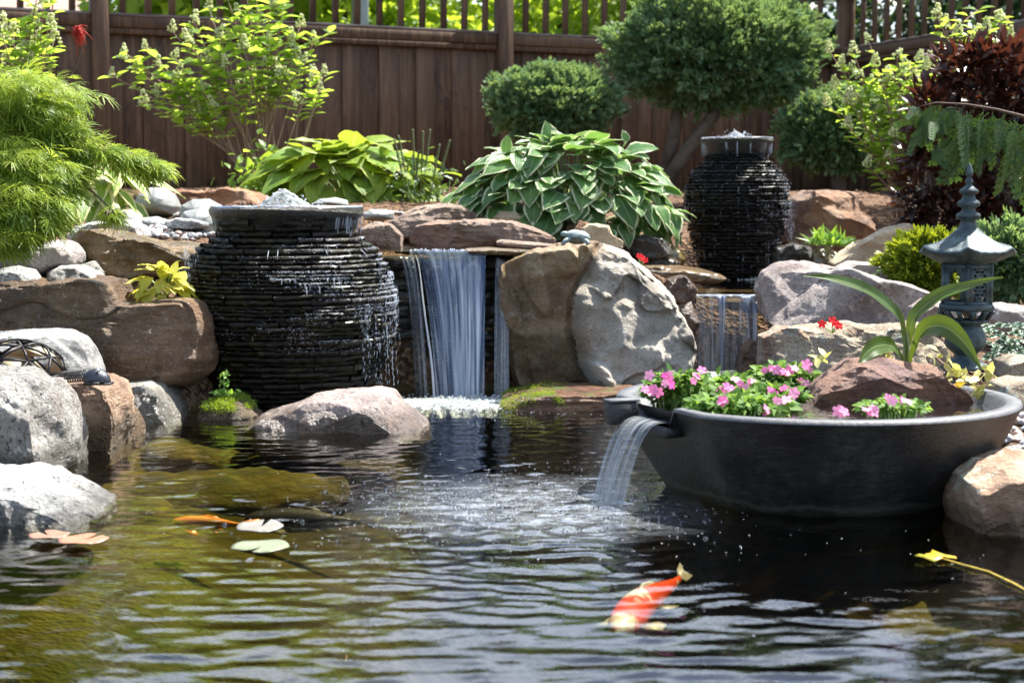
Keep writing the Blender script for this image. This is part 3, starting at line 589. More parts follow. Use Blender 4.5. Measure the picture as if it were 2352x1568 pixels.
 ('boulder','russet boulder with pale lichen at the pond edge by the bowl',[(2188,1150),(2204,1092),(2250,1058),(2352,1044),(2480,1060),(2520,1150),(2500,1300),(2352,1320),(2250,1290),(2200,1210)],3.82,.26,R_BOULD,dict(seed=51,amp=.018,fac=3,box=.62,lvl=7,strata=.012)),
 ('flagstone','lichen-spotted flagstone right of the lantern foot',[(2290,860),(2300,828),(2340,818),(2430,822),(2430,870),(2300,875)],5.35,.15,R_LICH,dict(seed=52,amp=.02,fac=3,box=.4,lvl=5)),
 ('flagstone','lower lichen-spotted flagstone behind the bowl rim',[(2272,930),(2290,880),(2330,868),(2440,870),(2440,960),(2330,965)],5.1,.15,R_LICH,dict(seed=53,amp=.02,fac=3,box=.4,lvl=5)),
 ('rock','glistening dark rock right of the small urn foot',[(1778,605),(1785,570),(1820,556),(1860,566),(1872,600),(1830,618)],8.2,.12,R_WET,dict(seed=54,amp=.04,fac=5,lvl=5)),
 ('rock','wet olive angular rock under the small green tuft',[(1862,612),(1868,575),(1900,565),(1940,590),(1945,615),(1900,622)],8.0,.11,R_OLIVE,dict(seed=55,amp=.04,fac=6,box=.5,lvl=5)),
 ('rock','dark smooth stone beside the small green tuft',[(1930,590),(1940,575),(1965,572),(1975,595),(1955,612),(1932,608)],8.1,.07,R_WET,dict(seed=56,amp=.02,fac=0,lvl=4)),
 ('rock','shadowed brown rock under the slanted stone',[(1950,575),(1975,552),(2040,548),(2060,570),(2000,600),(1955,600)],8.3,.14,R_WETB,dict(seed=57,amp=.03,fac=3,lvl=5)),
 ('rock','dark red wet rock at the foot of the small waterfall',[(1690,850),(1700,800),(1725,778),(1755,790),(1765,850),(1730,880)],6.75,.12,R_WETB,dict(seed=58,amp=.03,fac=3,lvl=5)),
 ('rock','small green-grey stone at the small urn foot',[(1775,648),(1785,634),(1805,636),(1812,655),(1795,665)],7.8,.06,R_GREYW,dict(seed=59,amp=.02,fac=0,lvl=4)),
]
# the huge two-tone boulder: one rock, tan and wet on the left of a slanting groove, pale grey and lumpy on the right
_gv = [540, 600, 680, 760, 840, 930]; _gu = [1402, 1368, 1322, 1312, 1335, 1385]
def groove_x(Z):
    zz = np.array([P(u, v, 6.2)[2] for u, v in zip(_gu, _gv)]); xx = np.array([P(u, v, 6.2)[0] for u, v in zip(_gu, _gv)]); return np.interp(Z, zz[::-1], xx[::-1])
def two_tone(Q):
    q = Q.copy(); p = q*[1, 1, 1]; dx = q[:, 0] - groove_x(q[:, 2]) + noise(p*7)*.018; fr = ss(6.62, 6.35, q[:, 1])
    lump = .05*ss(.0, .11, noise(p*3.6+3)) + .03*ss(.0, .09, noise(p*[6,6,7.5]+11)) + .018*fbm(p*13, 3) + .02*(1-np.abs(noise(p*5+2)))
    pl = np.stack([p[:, 0]*4.5+p[:, 2]*2.2, p[:, 1], p[:, 2]*1.6-p[:, 0]], -1); left = .035*ss(.0, .12, noise(pl+5)) + .02*ss(-.1, .05, noise(pl*2.1+1)) + .018*fbm(p*15, 3)
    q[:, 1] += fr*(.075*np.exp(-(dx/.022)**2) + .075*ss(.03, -.05, dx) - lump*ss(.01, .08, dx) - left*ss(.0, -.06, dx))
    return q
bo = rock('boulder', 'huge two-tone boulder beside the main waterfall, half tan and half pale grey', [(1142,640),(1146,606),(1180,582),(1230,570),(1290,561),(1345,552),(1400,560),(1450,578),(1500,618),(1540,668),(1565,718),(1585,762),(1594,792),(1588,842),(1566,876),(1500,905),(1400,908),(1340,914),(1250,912),(1190,900),(1172,850),(1160,780),(1150,715)], 6.48, .36, R_TAN, seed=338, amp=.028, fac=4, box=.55, lvl=7, crack=.012, tilt=.10, post=two_tone)
bo.data.materials.append(R_GREYB); _c = np.zeros(len(bo.data.polygons)*3, np.float32); bo.data.polygons.foreach_get('center', _c); _c = _c.reshape(-1, 3) + WL[bo]
bo.data.polygons.foreach_set('material_index', (_c[:, 0] - groove_x(_c[:, 2]) + noise(_c*7)*.018 > .0).astype(np.int32))
RK = {}
for nm, lb, pts, Y, dep, m, kw in ROCKS: RK[lb] = rock(nm, lb, pts, Y, dep, m, **kw)
M_MOSSB = leafmat('moss_blades', (.06,.12,.01), (.24,.34,.04), .4, .6)
def moss_on(o, n, size, f, seed):
    me = o.data; N = np.zeros(len(me.vertices)*3, np.float32); C_ = N.copy(); me.vertices.foreach_get('co', C_); me.vertices.foreach_get('normal', N); C_, N = C_.reshape(-1, 3).astype(float), N.reshape(-1, 3).astype(float)
    W_ = C_ + WL[o]; ok = np.where(f(W_, N))[0]; rg = np.random.default_rng(seed); i = rg.choice(ok, n); pos = W_[i] + rg.normal(size=(n, 3))*size*.8
    T = (np.array([(-.16,0,0),(.16,0,0),(0,1,0)]), [np.array([[0,1,2]])]); D = N[i] + rg.normal(size=(n, 3))*.7; V, F, idx = scatter(T, pos, frames(D, rg.normal(size=(n, 3))), rg.uniform(.5, 1.4, n)*size)
    cl = np.clip(.5 + fbm(W_[i]*22, 2)*.7 + rg.normal(size=n)*.15, 0, 1); add('moss', (V, F), M_MOSSB, o, False, attr=cl[idx], kind='stuff')
moss_on(RK['green mossy stone with a little fern at the foot of the large urn'], 9000, .008, lambda W, N: (N[:, 2] > -.1) & (W[:, 2] > .03) & (fbm(W*14, 2) > -.25), 1)
moss_on(RK['mossy wet red flagstone below the huge two-tone boulder'], 6000, .007, lambda W, N: (N[:, 2] > -.2) & (W[:, 2] > .005) & (W[:, 0] + fbm(W*9, 2)*.12 < .16), 2)
# rocks under water: algae-coated, seen through the surface
for i, (lb, a, b, c_, sx, sy, sz, rz) in enumerate([
  ('broad algae-coated slab just under the pond surface', 470, 1090, -.10, .46, .24, .075, .1),
  ('rounded algae stone under water beside the pink-brown boulder', 440, 1020, -.07, .20, .13, .06, -.2),
  ('small sunlit algae stone under water near the grey boulder', 375, 1003, -.06, .16, .10, .05, .3),
  ('algae stone under water at the tip of the white boulder', 270, 1150, -.08, .16, .10, .06, .4),
  ('deep green algae boulder under the middle of the pond', 760, 1115, -.24, .30, .2, .12, -.3),
  ('dim algae slab under water near the fallen leaf', 2230, 1380, -.16, .24, .18, .08, .5),
  ('dim brown stone under water near the bowl', 1880, 1420, -.36, .3, .25, .12, .1),
  ('small yellow algae stone deep in the pond', 690, 1160, -.26, .06, .05, .04, 0)]):
    c0 = G(a, b, c_); V, F = ico(5); rg = np.random.default_rng(i+70)
    V = np.sign(V)*np.abs(V)**.8*[sx, sy, sz]; V = V + vnormals(V, F)*(fbm(V*6+i*5, 4)*.03)[:, None]
    cr, sr = math.cos(rz), math.sin(rz); V = np.stack([V[:, 0]*cr-V[:, 1]*sr, V[:, 0]*sr+V[:, 1]*cr, V[:, 2]], -1)
    tag(add('submerged_rock', (V + c0 - [0, 0, sz], [F]), R_ALGAE), lb, 'rock')

# stacked dark stones behind the two falls
def stone_wall(name, label, u0, u1, v0, v1, Y, mat, seed, ch=.05, bl=.17, back=.16):
    a = P(u0, v1, Y); b = P(u1, v0, Y); rg = random.Random(seed)
    t = thing(name, label, 'wall', ((a[0]+b[0])/2, Y, a[2])); z = a[2]
    add('backing', box(((a[0]+b[0])/2, Y+back*.62, (a[2]+b[2])/2-.01), ((b[0]-a[0])/2, back*.5, (b[2]-a[2])/2-.012)), mat, t, False)
    while z < b[2]-.01:
        h = min(ch*rg.uniform(.7, 1.2), b[2]-z); x = a[0]-rg.uniform(0, .05)
        while x < b[0]-.02:
            L = min(bl*rg.uniform(.6, 1.4), b[0]-x+.02); o = rg.uniform(-.015, .02)
            V, F = bbox_((0,0,0), (L/2-.003, .07, h/2-.002), .008); V = V + np.random.default_rng(seed+abs(int(x*1000))).normal(size=V.shape)*.003
            add('stone', (V + [x+L/2, Y+.03+o, z+h/2], F), mat, t, False); x += L
        z += h
    return t
stone_wall('stone_wall', 'dark wet stacked stone wall behind the main waterfall', 880, 1170, 584, 960, 6.62, R_WET, 1)
stone_wall('stone_wall', 'wet brown stacked stone wall behind the small waterfall', 1560, 1765, 694, 900, 7.12, R_WETB, 2)

# ================================================================== URNS
def slate_meshes(mat):
    ms = []
    for i in range(7):
        rg = np.random.default_rng(i+40); xs = np.linspace(-.5, .5, 5); V = []
        fo = rg.uniform(-.16, .06, (5, 2)); zt = rg.uniform(-.05, .0, 5)
        for j, x in enumerate(xs):
            V += [(x, 1+fo[j, 0]-.02, -.5), (x, 1+fo[j, 1], +.45+zt[j]), (x, .88+fo[j, 1], .5+zt[j]*.6), (x, 0, .5), (x, 0, -.5)]
        F = []
        for j in range(4):
            o = j*5
            for q in range(5): F.append((o+q, o+5+q, o+5+(q+1) % 5, o+(q+1) % 5))
        V = np.array(V); F = np.array(F)[:, ::-1]
        ends = np.array([[0,1,2,3,4],[24,23,22,21,20]])
        ms.append((V, [F, ends]))
    return ms
def slatemat(name, base, alg, glint):
    k = NT(name); v = k.n('TexCoord', o=3); pos = k.n('NewGeometry', o=0); r = k.n('ObjectInfo', o=5)
    n1 = k.noise(pos, 28, 6, .65); c = k.ramp(n1, [(.3, tuple(x*.45 for x in base)), (.55, base), (.75, tuple(x*2.4 for x in base))])
    c = k.mix(k.math('MULTIPLY', r, .5), c, (.012, .010, .008))
    c = k.mix(k.step(k.noise(pos, 9, 5, .6), .5, .62, 0, alg), c, (.03,.028,.007))
    h = k.math('ADD', k.noise(pos, 55, 7, .7), k.math('MULTIPLY', k.noise(pos, 190, 4), .35))
    return k.end(k.pbr(c, k.step(k.noise(pos, 40, 4), .35, .65, .2, .5), .22, k.bump(h, 1.0, .010), **{'Coat Weight': glint, 'Coat Roughness': .2}))
M_SLATE = slatemat('wet_slate', (.0085,.0065,.0042), .6, .14)
M_SLATE2 = slatemat('wet_blue_slate', (.0055,.0055,.0065), .12, .10)
M_RIM = rockmat('wet_mossy_rim', (.008,.007,.005), (.018,.016,.010), (.04,.036,.02), 9, .1, 140, rough=.3, bump=1.0, wet=.15, moss=((.03,.035,.006), .02, .56))
FOAM = NT('white_water'); k = FOAM; M_FOAM = k.end(k.n('MixShader', {0: .45, 1: k.n('BsdfTransparent', {}), 2: k.pbr((.86,.89,.93), .15, .8)}))
k = NT('water_drops'); M_DROP = k.end(k.n('MixShader', {0: .46, 1: k.n('BsdfTransparent', {'Color': (.95,.97,1,1)}), 2: k.pbr((.80,.84,.9), .05, 1.0)}))
k = NT('thin_water'); M_THIN = k.end(k.n('MixShader', {0: .42, 1: k.n('BsdfTransparent', {'Color': (.9,.93,.96,1)}), 2: k.pbr((.55,.62,.72), .06, 1.0)}))
def urn(name, label, cx, cy, prof, zs0, zs1, ch, sl, mat, rim, seed, maxp=300, dep=.05):
    pz_, pr_ = np.array([p[0] for p in prof]), np.array([p[1] for p in prof])
    rz = lambda z: float(np.interp(z, pz_, pr_))
    t = thing(name, label, 'urn', (cx, cy, prof[0][0]))
    core = [(max(.02, r-.032), z) for z, r in prof]
    add('core', lathe([(0, prof[0][0])] + core + [(0, prof[-1][0]-.012)], 48, (cx, cy, 0)), M_SLATE, t)
    add('rim', lathe(rim, 96, (cx, cy, 0)), M_RIM, t)
    tm = slate_meshes(mat); me = [mk_mesh('slate', V, F, mat, False) for V, F in tm]
    rg = random.Random(seed); pieces = []; z = zs0
    while z < zs1:
        h = ch*rg.uniform(.6, 1.5); r = rz(z+h/2); a = rg.uniform(0, 6.28); end = a + 2*math.pi
        while a < end - .02:
            da = min(sl*rg.uniform(.5, 1.6)/r, end-a)
            pieces.append((a+da/2, z+h/2, r + rg.uniform(-.009, .009), da*r*1.0, h)); a += da
        z += h
    front = sorted(pieces, key=lambda q: -(-math.sin(q[0]))*q[3]*q[4])
    fr = [q for q in front if math.sin(q[0]) < .12][:maxp]; fs = set(map(id, fr)); rest = []
    for q in pieces:
        a, zc, r, L, h = q; i = rg.randrange(7)
        M = Matrix.Translation((cx + math.cos(a)*(r-dep), cy + math.sin(a)*(r-dep), zc)) @ Matrix.Rotation(a-math.pi/2, 4, 'Z') @ Matrix.Rotation(rg.uniform(-.03, .03), 4, 'Y') @ Matrix.Diagonal((L*.985, dep, h*rg.uniform(.86, 1.04), 1))
        if id(q) in fs: put('slate', me[i], M, t)
        else:
            m = np.array(M); V = tm[i][0] @ m[:3, :3].T + m[:3, 3]; rest.append((V, tm[i][1]))
    if rest: add('slate_courses', cat(rest), mat, t, False, kind='stuff')
    return rz, pieces
U1 = (-.825, 6.25); U1 = (float(P(660, 600, 6.25)[0]), 6.25)
prof1 = [(-.16,.30),(-.1,.31),(0,.328),(.1,.358),(.22,.395),(.33,.415),(.42,.408),(.50,.385),(.56,.348),(.60,.305),(.63,.268),(.66,.262),(.70,.266)]
rim1 = [(.2,.60),(.268,.66),(.272,.690),(.284,.697),(.292,.708),(.293,.722),(.288,.733),(.276,.737),(.255,.735),(.243,.728),(.24,.715),(.05,.712),(0,.712)]
RZ1, PC1 = urn('stacked_slate_urn', 'large squat black stacked-slate urn spilling water beside the main waterfall', *U1, prof1, -.16, .69, .0175, .12, M_SLATE, rim1, 3)
U2 = (float(P(1691, 500, 8.7)[0]), 8.7)
prof2 = [(.30,.168),(.37,.182),(.45,.203),(.53,.226),(.63,.252),(.74,.274),(.83,.272),(.88,.252),(.92,.222),(.955,.185),(.985,.158),(1.01,.150),(1.04,.157)]
rim2 = [(.1,.98),(.152,1.0),(.160,1.03),(.18,1.055),(.190,1.068),(.192,1.08),(.187,1.088),(.17,1.088),(.16,1.08),(.05,1.078),(0,1.078)]
RZ2, PC2 = urn('stacked_slate_urn', 'tall slim black slate urn bubbling behind the small pool', *U2, prof2, .30, 1.0, .016, .095, M_SLATE2, rim2, 4)
# ================================================================== FALLING WATER
def fallmat(name, body, lo, hi, sx, sy):
    k = NT(name); uv = k.n('TexCoord', o=2); q = k.vmath('MULTIPLY', uv, (sx, sy, 1)); n = k.noise(q, 1.0, 3, .5, .25)
    n2 = k.noise(k.vmath('MULTIPLY', uv, (sx*2.3, sy*1.6, 1)), 1.0, 4, .6, .3)
    vv = k.n('SeparateXYZ', {0: uv}, o=1)
    m = k.step(k.math('ADD', k.math('ADD', k.math('MULTIPLY', n, .6), k.math('MULTIPLY', n2, .4)), k.math('MULTIPLY', vv, .06)), .33, .70, lo, hi)
    nb = k.bump(n, .35, .02)
    col = k.mix(k.step(k.math('ADD', n2, k.math('MULTIPLY', vv, .10)), .40, .78), body, (.72,.77,.85))
    return k.end(k.n('MixShader', {0: m, 1: k.n('BsdfTransparent', {'Color': (.86,.90,.96,1)}), 2: k.pbr(col, .10, 1.0, nb)}))
k = NT('waterfall_sheet'); uv = k.n('TexCoord', o=2); sep = k.n('SeparateXYZ', {0: uv}, o=None); U_, V_ = sep.outputs[0], sep.outputs[1]
cvg = k.n('CombineXYZ', {0: k.math('ADD', U_, k.math('MULTIPLY', k.math('MULTIPLY', k.math('SUBTRACT', U_, .6), V_), .25)), 1: V_})
n1 = k.noise(k.vmath('MULTIPLY', cvg, (9, .8, 1)), 1.0, 2, .5, .9); n2 = k.noise(k.vmath('MULTIPLY', cvg, (27, 1.7, 1)), 1.0, 3, .6, 1.0); n3 = k.noise(k.vmath('MULTIPLY', cvg, (4.5, 1.2, 1)), 1.0, 2, .5)
w_ = k.math('ADD', k.math('ADD', k.math('MULTIPLY', n1, .5), k.math('MULTIPLY', n2, .22)), k.math('MULTIPLY', n3, .34))
wh = k.math('MULTIPLY', k.step(w_, .47, .70), k.step(V_, .12, .55, .06, 1.0))
al = k.math('ADD', k.math('MULTIPLY', k.step(w_, .38, .60), .46), k.step(U_, .0, .3, .06, .36)); al = k.math('ADD', al, k.step(V_, .0, .25, .22, .0), 0, True)
M_FALL = k.end(k.n('MixShader', {0: al, 1: k.n('BsdfTransparent', {'Color': (.86,.90,.96,1)}), 2: k.pbr(k.mix(wh, (.045,.08,.16), (.68,.74,.84)), .09, 1.0, k.bump(n1, .22, .02))}))  # dark blue body colour paints in the sky reflected by the sheet
M_STREAM = fallmat('bowl_stream', (.26,.29,.29), .06, .62, 7, .6)
def sheet(L0, L1, R0, R1, yf, ns=60, ntt=40, rip=.006, seed=0, kx=9):
    """L0,R0 lip corners; L1,R1 foot corners; yf(t) forward bulge factor along the fall"""
    s = np.linspace(0, 1, ns); t = np.linspace(0, 1, ntt); S, T = np.meshgrid(s, t)
    L0, L1, R0, R1 = [np.asarray(a, float) for a in (L0, L1, R0, R1)]
    g, d = yf(T)                                    # g: horizontal progress, d: vertical progress
    hor = lambda A, B, f: A[None, None, :2]*(1-f[..., None]) + B[None, None, :2]*f[..., None]
    XY = hor(L0, L1, g)*(1-S[..., None]) + hor(R0, R1, g)*S[..., None]
    Z = (L0[2]*(1-S) + R0[2]*S)*(1-d) + (L1[2]*(1-S) + R1[2]*S)*d
    V = np.concatenate([XY, Z[..., None]], -1).reshape(-1, 3)
    p = np.stack([S*kx, T*.8, S*0+seed], -1).reshape(-1, 3)
    V[:, 1] -= (fbm(p, 3)*rip*ss(0, .25, T.ravel()))
    i = (np.arange(ntt-1)[:, None]*ns + np.arange(ns-1)[None]).ravel()
    return V, [np.stack([i, i+1, i+ns+1, i+ns], -1)], np.stack([S, T], -1).reshape(-1, 2)
def ball(T):
    T = np.asarray(T); g = T**.55; d = np.where(T < .08, .0*T, ((T-.08)/.92)**1.35); return g, d
def drops(n, posf, rmin, rmax, st=1.0, lvl=1):
    pos = posf(n); n = len(pos); R = np.tile(np.eye(3), (n, 1, 1)); sc = RNG.uniform(rmin, rmax, n)
    TV, TF = ico(lvl); TV = TV*[1, 1, st]
    V, F, idx = scatter((TV, [TF]), pos, R, sc); return V, F
L0, R0 = P(938, 577, 6.52), P(1118, 579, 6.52); L0[2] = R0[2] = UZ+.001; L1, R1 = G(1004, 912), G(1112, 912); L1[2] = R1[2] = -.02
W = thing('main_waterfall', 'main blue-white sheet waterfall between large urn and huge two-tone boulder', 'waterfall', (0, 6.4, 0)); W.location = tuple((L1+R1)/2); WL[W] = (L1+R1)/2
V, F, uv = sheet(L0, L1, R0, R1, ball, 90, 50, .006, 1, 4); add('water_sheet', (V, F), M_FALL, W, uv=uv)
L2, L3 = P(925, 580, 6.5), G(996, 912)
pts = [np.append((L0*(1-f)+L1*f)[:2]*1.0, 0) + [-.012+.004*math.sin(t*9), -.01, L0[2]*(1-d)+L1[2]*d] for t in np.linspace(.14, 1, 26) for f, d in [ball(t)]]
add('edge_strand', tube(pts, np.interp(np.linspace(0, 1, 26), [0, .3, 1], [.001, .003, .006]), 6), M_DROP, W)
a0, a1 = P(1140, 590, 6.5), G(1135, 912); b0, b1 = P(1165, 600, 6.5), G(1170, 912)
V, F, uv = sheet(a0, a1, b0, b1, ball, 16, 30, .01, 3, 4); add('side_sheet', (V, F), fallmat('thin_side_fall', (.3,.34,.4), .0, .4, 8, 1.2), W, uv=uv)
q0, q1 = P(905, 588, 6.45), P(935, 588, 6.5); s0, s1 = G(955, 905), G(985, 912)
V, F, uv = sheet(q0, s0, q1, s1, ball, 14, 30, .02, 5, 4); add('side_sheet', (V, F), M_FALL.copy() if False else bpy.data.materials['thin_side_fall'], W, uv=uv)
# glitter along the lip
def lip(n):
    f = RNG.uniform(0, 1, n); p = L0*(1-f)[:, None] + R0*f[:, None]; g = RNG.exponential(.018, n)
    p[:, 2] += .003 - g; p[:, 1] -= .012 + g*.5; return p
add('lip_glitter', drops(260, lip, .0018, .0042, 1.7), M_DROP, W, kind='stuff')
# foam at its foot
def foam(cx, cy, rx, ry, h, seed, res=.012):
    V, F = grid(np.arange(cx-rx, cx+rx, res), np.arange(cy-ry, cy+ry, res), lambda X, Y: X*0)
    e = ((V[:, 0]-cx)/rx)**2 + ((V[:, 1]-cy)/ry)**2; p = V*[17, 17, 1] + seed
    n = fbm(p*1.0, 4); hh = (1-e) + n*.7; V[:, 2] = np.where(hh > .2, .002 + h*np.clip(hh-.2, 0, 1)*(.5+.5*np.abs(noise(p*2.2))), -.03)
    f = F[0]; f = f[(hh > .05)[f].any(1)]; return V, [f]
k = NT('foam'); v = k.n('TexCoord', o=3); n = k.noise(v, 60, 5, .7)
M_FROTH = k.end(k.n('MixShader', {0: k.step(n, .40, .62, .12, .8), 1: k.n('BsdfTransparent', {'Color': (.8,.85,.8,1)}), 2: k.pbr((.70,.73,.76), .25, .6, k.bump(n, .8, .01))}))
fc = G(1070, 925)
def froth(n, c, sx, sy, z0, rmin, rmax, seed):
    rg = np.random.default_rng(seed); p = np.stack([c[0]+rg.normal(size=n)*sx, c[1]+rg.normal(size=n)*sy, np.full(n, z0)], -1); p[:, 2] += np.abs(rg.normal(size=n))*.006*np.exp(-((p[:, 0]-c[0])/sx)**2)
    return drops(0, lambda n: p, rmin, rmax, .7, 2)
tag(add('foam', cat([foam(fc[0], fc[1]-.01, .38, .20, .014, 3), froth(2600, fc+[0,.04,0], .18, .07, .001, .001, .0055, 1), froth(900, fc+[.02,-.06,0], .22, .12, .0, .0007, .003, 2)]), M_FROTH), 'white foam boiling at the foot of the main waterfall', 'foam', kind='stuff')
# small waterfall at the right
a0, b0 = P(1575, 683, 7.0), P(1735, 682, 7.0); a0[2] = b0[2] = MZ+.001; a1, b1 = P(1582, 850, 6.93), P(1735, 850, 6.93)
W2 = thing('small_waterfall', 'thin veil waterfall over brown stones behind the bowl', 'waterfall', (a1+b1)/2)
M_VEIL = fallmat('veil_fall', (.22,.22,.24), .0, .55, 15, .9)
V, F, uv = sheet(a0, a1, b0, b1, ball, 70, 40, .01, 7, 9); add('water_sheet', (V, F), M_VEIL, W2, uv=uv)
for j, (u0, u1, ua, ub) in enumerate([(1640, 1668, 1652, 1662), (1690, 1742, 1718, 1738)]):
    c0, d0 = P(u0, 681, 6.97), P(u1, 681, 6.97); c0[2] = d0[2] = MZ+.003; c1, d1 = P(ua, 850, 6.88), P(ub, 850, 6.88)
    V, F, uv = sheet(c0, c1, d0, d1, ball, 16, 30, .012, 9+j, 4); add('strand', (V, F), M_FALL, W2, uv=uv)
pts = [a0*(1-f)+b0*f + [0, -.012+.004*math.sin(f*40), .002] for f in np.linspace(0, 1, 40)]
add('lip_glitter', tube(pts, .004, 5), M_DROP, W2)
lo = P(1660, 880, 6.75)
tag(add('stream_water', (np.array([P(1560, 850, 7.0), P(1790, 850, 7.0), P(1790, 930, 6.0), P(1500, 930, 6.0)])*[1,1,0]+[0,0,float(P(1660,850,6.95)[2])], [np.array([[3,2,1,0]])]), M_POOL), kind='structure')
tag(add('foam', (lambda VF: (VF[0]+[0,0,float(P(1660,850,6.95)[2])], VF[1]))(foam(a1[0]+.16, 6.78, .2, .14, .012, 8)), M_FROTH), 'white broken water at the foot of the small waterfall', 'foam', kind='stuff')

k = NT('bubbling_water'); fr = k.n('Fresnel', {'IOR': 1.45}); M_HEAD = k.end(k.n('MixShader', {0: k.math('ADD', fr, .10, 0, True), 1: k.n('BsdfTransparent', {'Color': (.93,.95,.97,1)}), 2: k.pbr((.75,.8,.86), .04, 1.0)}))
# urn water: bubbling head, spill from the rim, trickles and glitter on the slates
def urn_water(label, cu, RZ, pieces, ztop, rr, seed, s, n_glit, amin, amax, zlo, zhi, spills, hgt):
    cx, cy = cu; t = thing('urn_water', label, 'water', (cx, cy, ztop-.02)); rg = np.random.default_rng(seed)
    V, F = ico(5); a = np.arctan2(V[:, 1], V[:, 0]); up = np.clip(V[:, 2], 0, 1)
    B = np.stack([V[:, 0]*(.105-.04*up), V[:, 1]*(.105-.04*up), V[:, 2]*.01 + up**2.2*hgt], -1)*s
    B = B + V*(np.abs(fbm(V*[5,5,2.2]+seed, 4))*.016*s)[:, None]
    add('bubbling_head', (B + [cx-.01, cy, ztop-.006], [F]), M_HEAD, t)
    dd = rg.normal(size=(90, 3))*[.075, .075, .02]*s + [cx-.01, cy, ztop+.01]; dd[:, 2] = np.maximum(dd[:, 2], ztop)
    add('splash_drops', drops(90, lambda n: dd, .0015, .005), M_DROP, t, kind='stuff')
    # water film on the top
    add('water_film', lathe([(0, ztop-.004), (rr*.5, ztop-.003), (rr*.9, ztop-.001), (rr*1.0, ztop+.001), (rr*1.008, ztop-.012)], 72, (cx, cy, 0)), M_POOL, t)
    gp = rg.uniform(0, 2*math.pi, 240); gp = gp[(np.sin(gp) < .3)]
    pos = np.stack([cx+np.cos(gp)*rr*.995, cy+np.sin(gp)*rr*.995, np.full(len(gp), ztop)], -1)
    add('rim_glitter', drops(0, lambda n: pos, .0015, .0042), M_DROP, t, kind='stuff')
    # spills: short curtains leaving the rim
    sp = []
    for a0, wd, ln in spills:
        m = max(3, int(wd/.012))
        for j in range(m):
            a = a0 + (j/m-.5)*wd/rr + rg.normal()*.01; L = ln*rg.uniform(.55, 1.1); z = np.linspace(ztop-.012, ztop-.012-L, 8)
            r = rr*1.004 - .02*np.sin(np.linspace(0, 1.6, 8))*rg.uniform(.2, 1.4)*(s)
            r = np.maximum(r, [RZ(q)+.006 for q in z])
            sp.append(tube(np.stack([cx+np.cos(a)*r, cy+np.sin(a)*r, z], -1), np.linspace(.0045, .0015, 8)*rg.uniform(.4, 1.2)*s, 5))
    add('rim_spill', cat(sp), M_THIN, t, kind='stuff')
    # glitter where water sits on the slate ledges
    ps = []; tr = []
    for (a, zc, r, L, h) in pieces:
        if math.sin(a) > .15 or not zlo < zc < zhi: continue
        da = (a - amin) % (2*math.pi)
        if da > (amax-amin): wgt = .10
        else: wgt = 1.0
        cl_ = float(noise(np.array([[a*2.2, zc*9, seed]]))[0]); wgt *= max(0, min(1.6, .55 + 1.6*cl_))
        wgt *= .35 + .65*math.sin(math.pi*min(1, max(0, (zc-zlo)/(zhi-zlo))))
        for _ in range(int(rg.poisson(n_glit*wgt*L/.1))):
            aa = a + rg.uniform(-.5, .5)*L/r; rr_ = r + rg.normal()*.004 + .001
            ps.append((cx+math.cos(aa)*rr_, cy+math.sin(aa)*rr_, zc+h*.5 - rg.exponential(.0035)))
        if rg.random() < .10*wgt:
            for _ in range(rg.integers(2, 6)):
                aa = a + rg.uniform(-.5, .5)*L/r; ln = rg.uniform(.008, .04); z = np.linspace(zc+h*.5, zc+h*.5-ln, 5)
                rr2 = np.array([RZ(q) for q in z]) + .013
                tr.append(tube(np.stack([cx+np.cos(aa)*rr2, cy+np.sin(aa)*rr2, z], -1), np.array([.0006, .0014, .0013, .001, .0005])*rg.uniform(.5, 1.2)*s, 4))
    if ps: add('ledge_glitter', drops(0, lambda n: np.array(ps), .0006, .0023, .8), M_DROP, t, kind='stuff')
    if tr: add('trickles', cat(tr), M_DROP, t, kind='stuff')
    return t
rim_sp1 = [(-.55, .10, .085), (-.42, .06, .09), (-2.72, .07, .09), (-2.9, .05, .08), (-2.5, .02, .05), (-2.2, .012, .06), (-1.45, .012, .06), (-1.2, .012, .05), (-.9, .015, .05), (-.15, .1, .09), (3.2, .09, .09)]
u1w = urn_water('water bubbling out and trickling down the large squat urn', U1, RZ1, PC1, .737, .286, 5, 1.0, 75, -1.5, .2, .20, .62, rim_sp1, .052)
rim_sp2 = [(-.3, .05, .09), (-2.9, .05, .08), (-2.0, .015, .07), (-1.7, .012, .09), (-1.3, .02, .08), (-.8, .05, .09), (.1, .05, .1), (3.1, .05, .1)]
u2w = urn_water('water bubbling over the tall slim urn', U2, RZ2, PC2, 1.089, .186, 6, .62, 26, -1.2, .2, .42, .95, rim_sp2, .05)
# free-falling strands at the urns' sides
def strands(parent, cu, a_rng, rfun, z0r, zend, n, seed, mat, rad_=.0028):
    rg = np.random.default_rng(seed); ps = []
    for _ in range(n):
        a = rg.uniform(*a_rng); z0 = rg.uniform(*z0r); r0 = rfun(z0) + rg.uniform(.004, .03); m = rg.integers(4, 16); z = z0 - np.sort(rg.uniform(0, .22, m)); z = z[z > zend]
        for q in z: ps.append((cu[0]+math.cos(a)*(r0+.04*(z0-q)) + rg.normal()*.0012, cu[1]+math.sin(a)*r0, q))
    add('falling_drops', drops(0, lambda n: np.array(ps), rad_*.2, rad_*.62, 6.0), mat, parent, kind='stuff')
strands(u1w, U1, (-.75, -.05), lambda z: max(.41, RZ1(max(z, .3))), (.12, .55), .01, 45, 8, M_THIN, .0022)
strands(u1w, U1, (-2.95, -2.5), lambda z: max(.36, RZ1(z)), (.48, .66), .3, 40, 9, M_DROP, .0024)
strands(u2w, U2, (-3.3, -2.5), lambda z: RZ2(max(z, .72))+.02, (.42, .95), .36, 40, 10, M_THIN, .002)
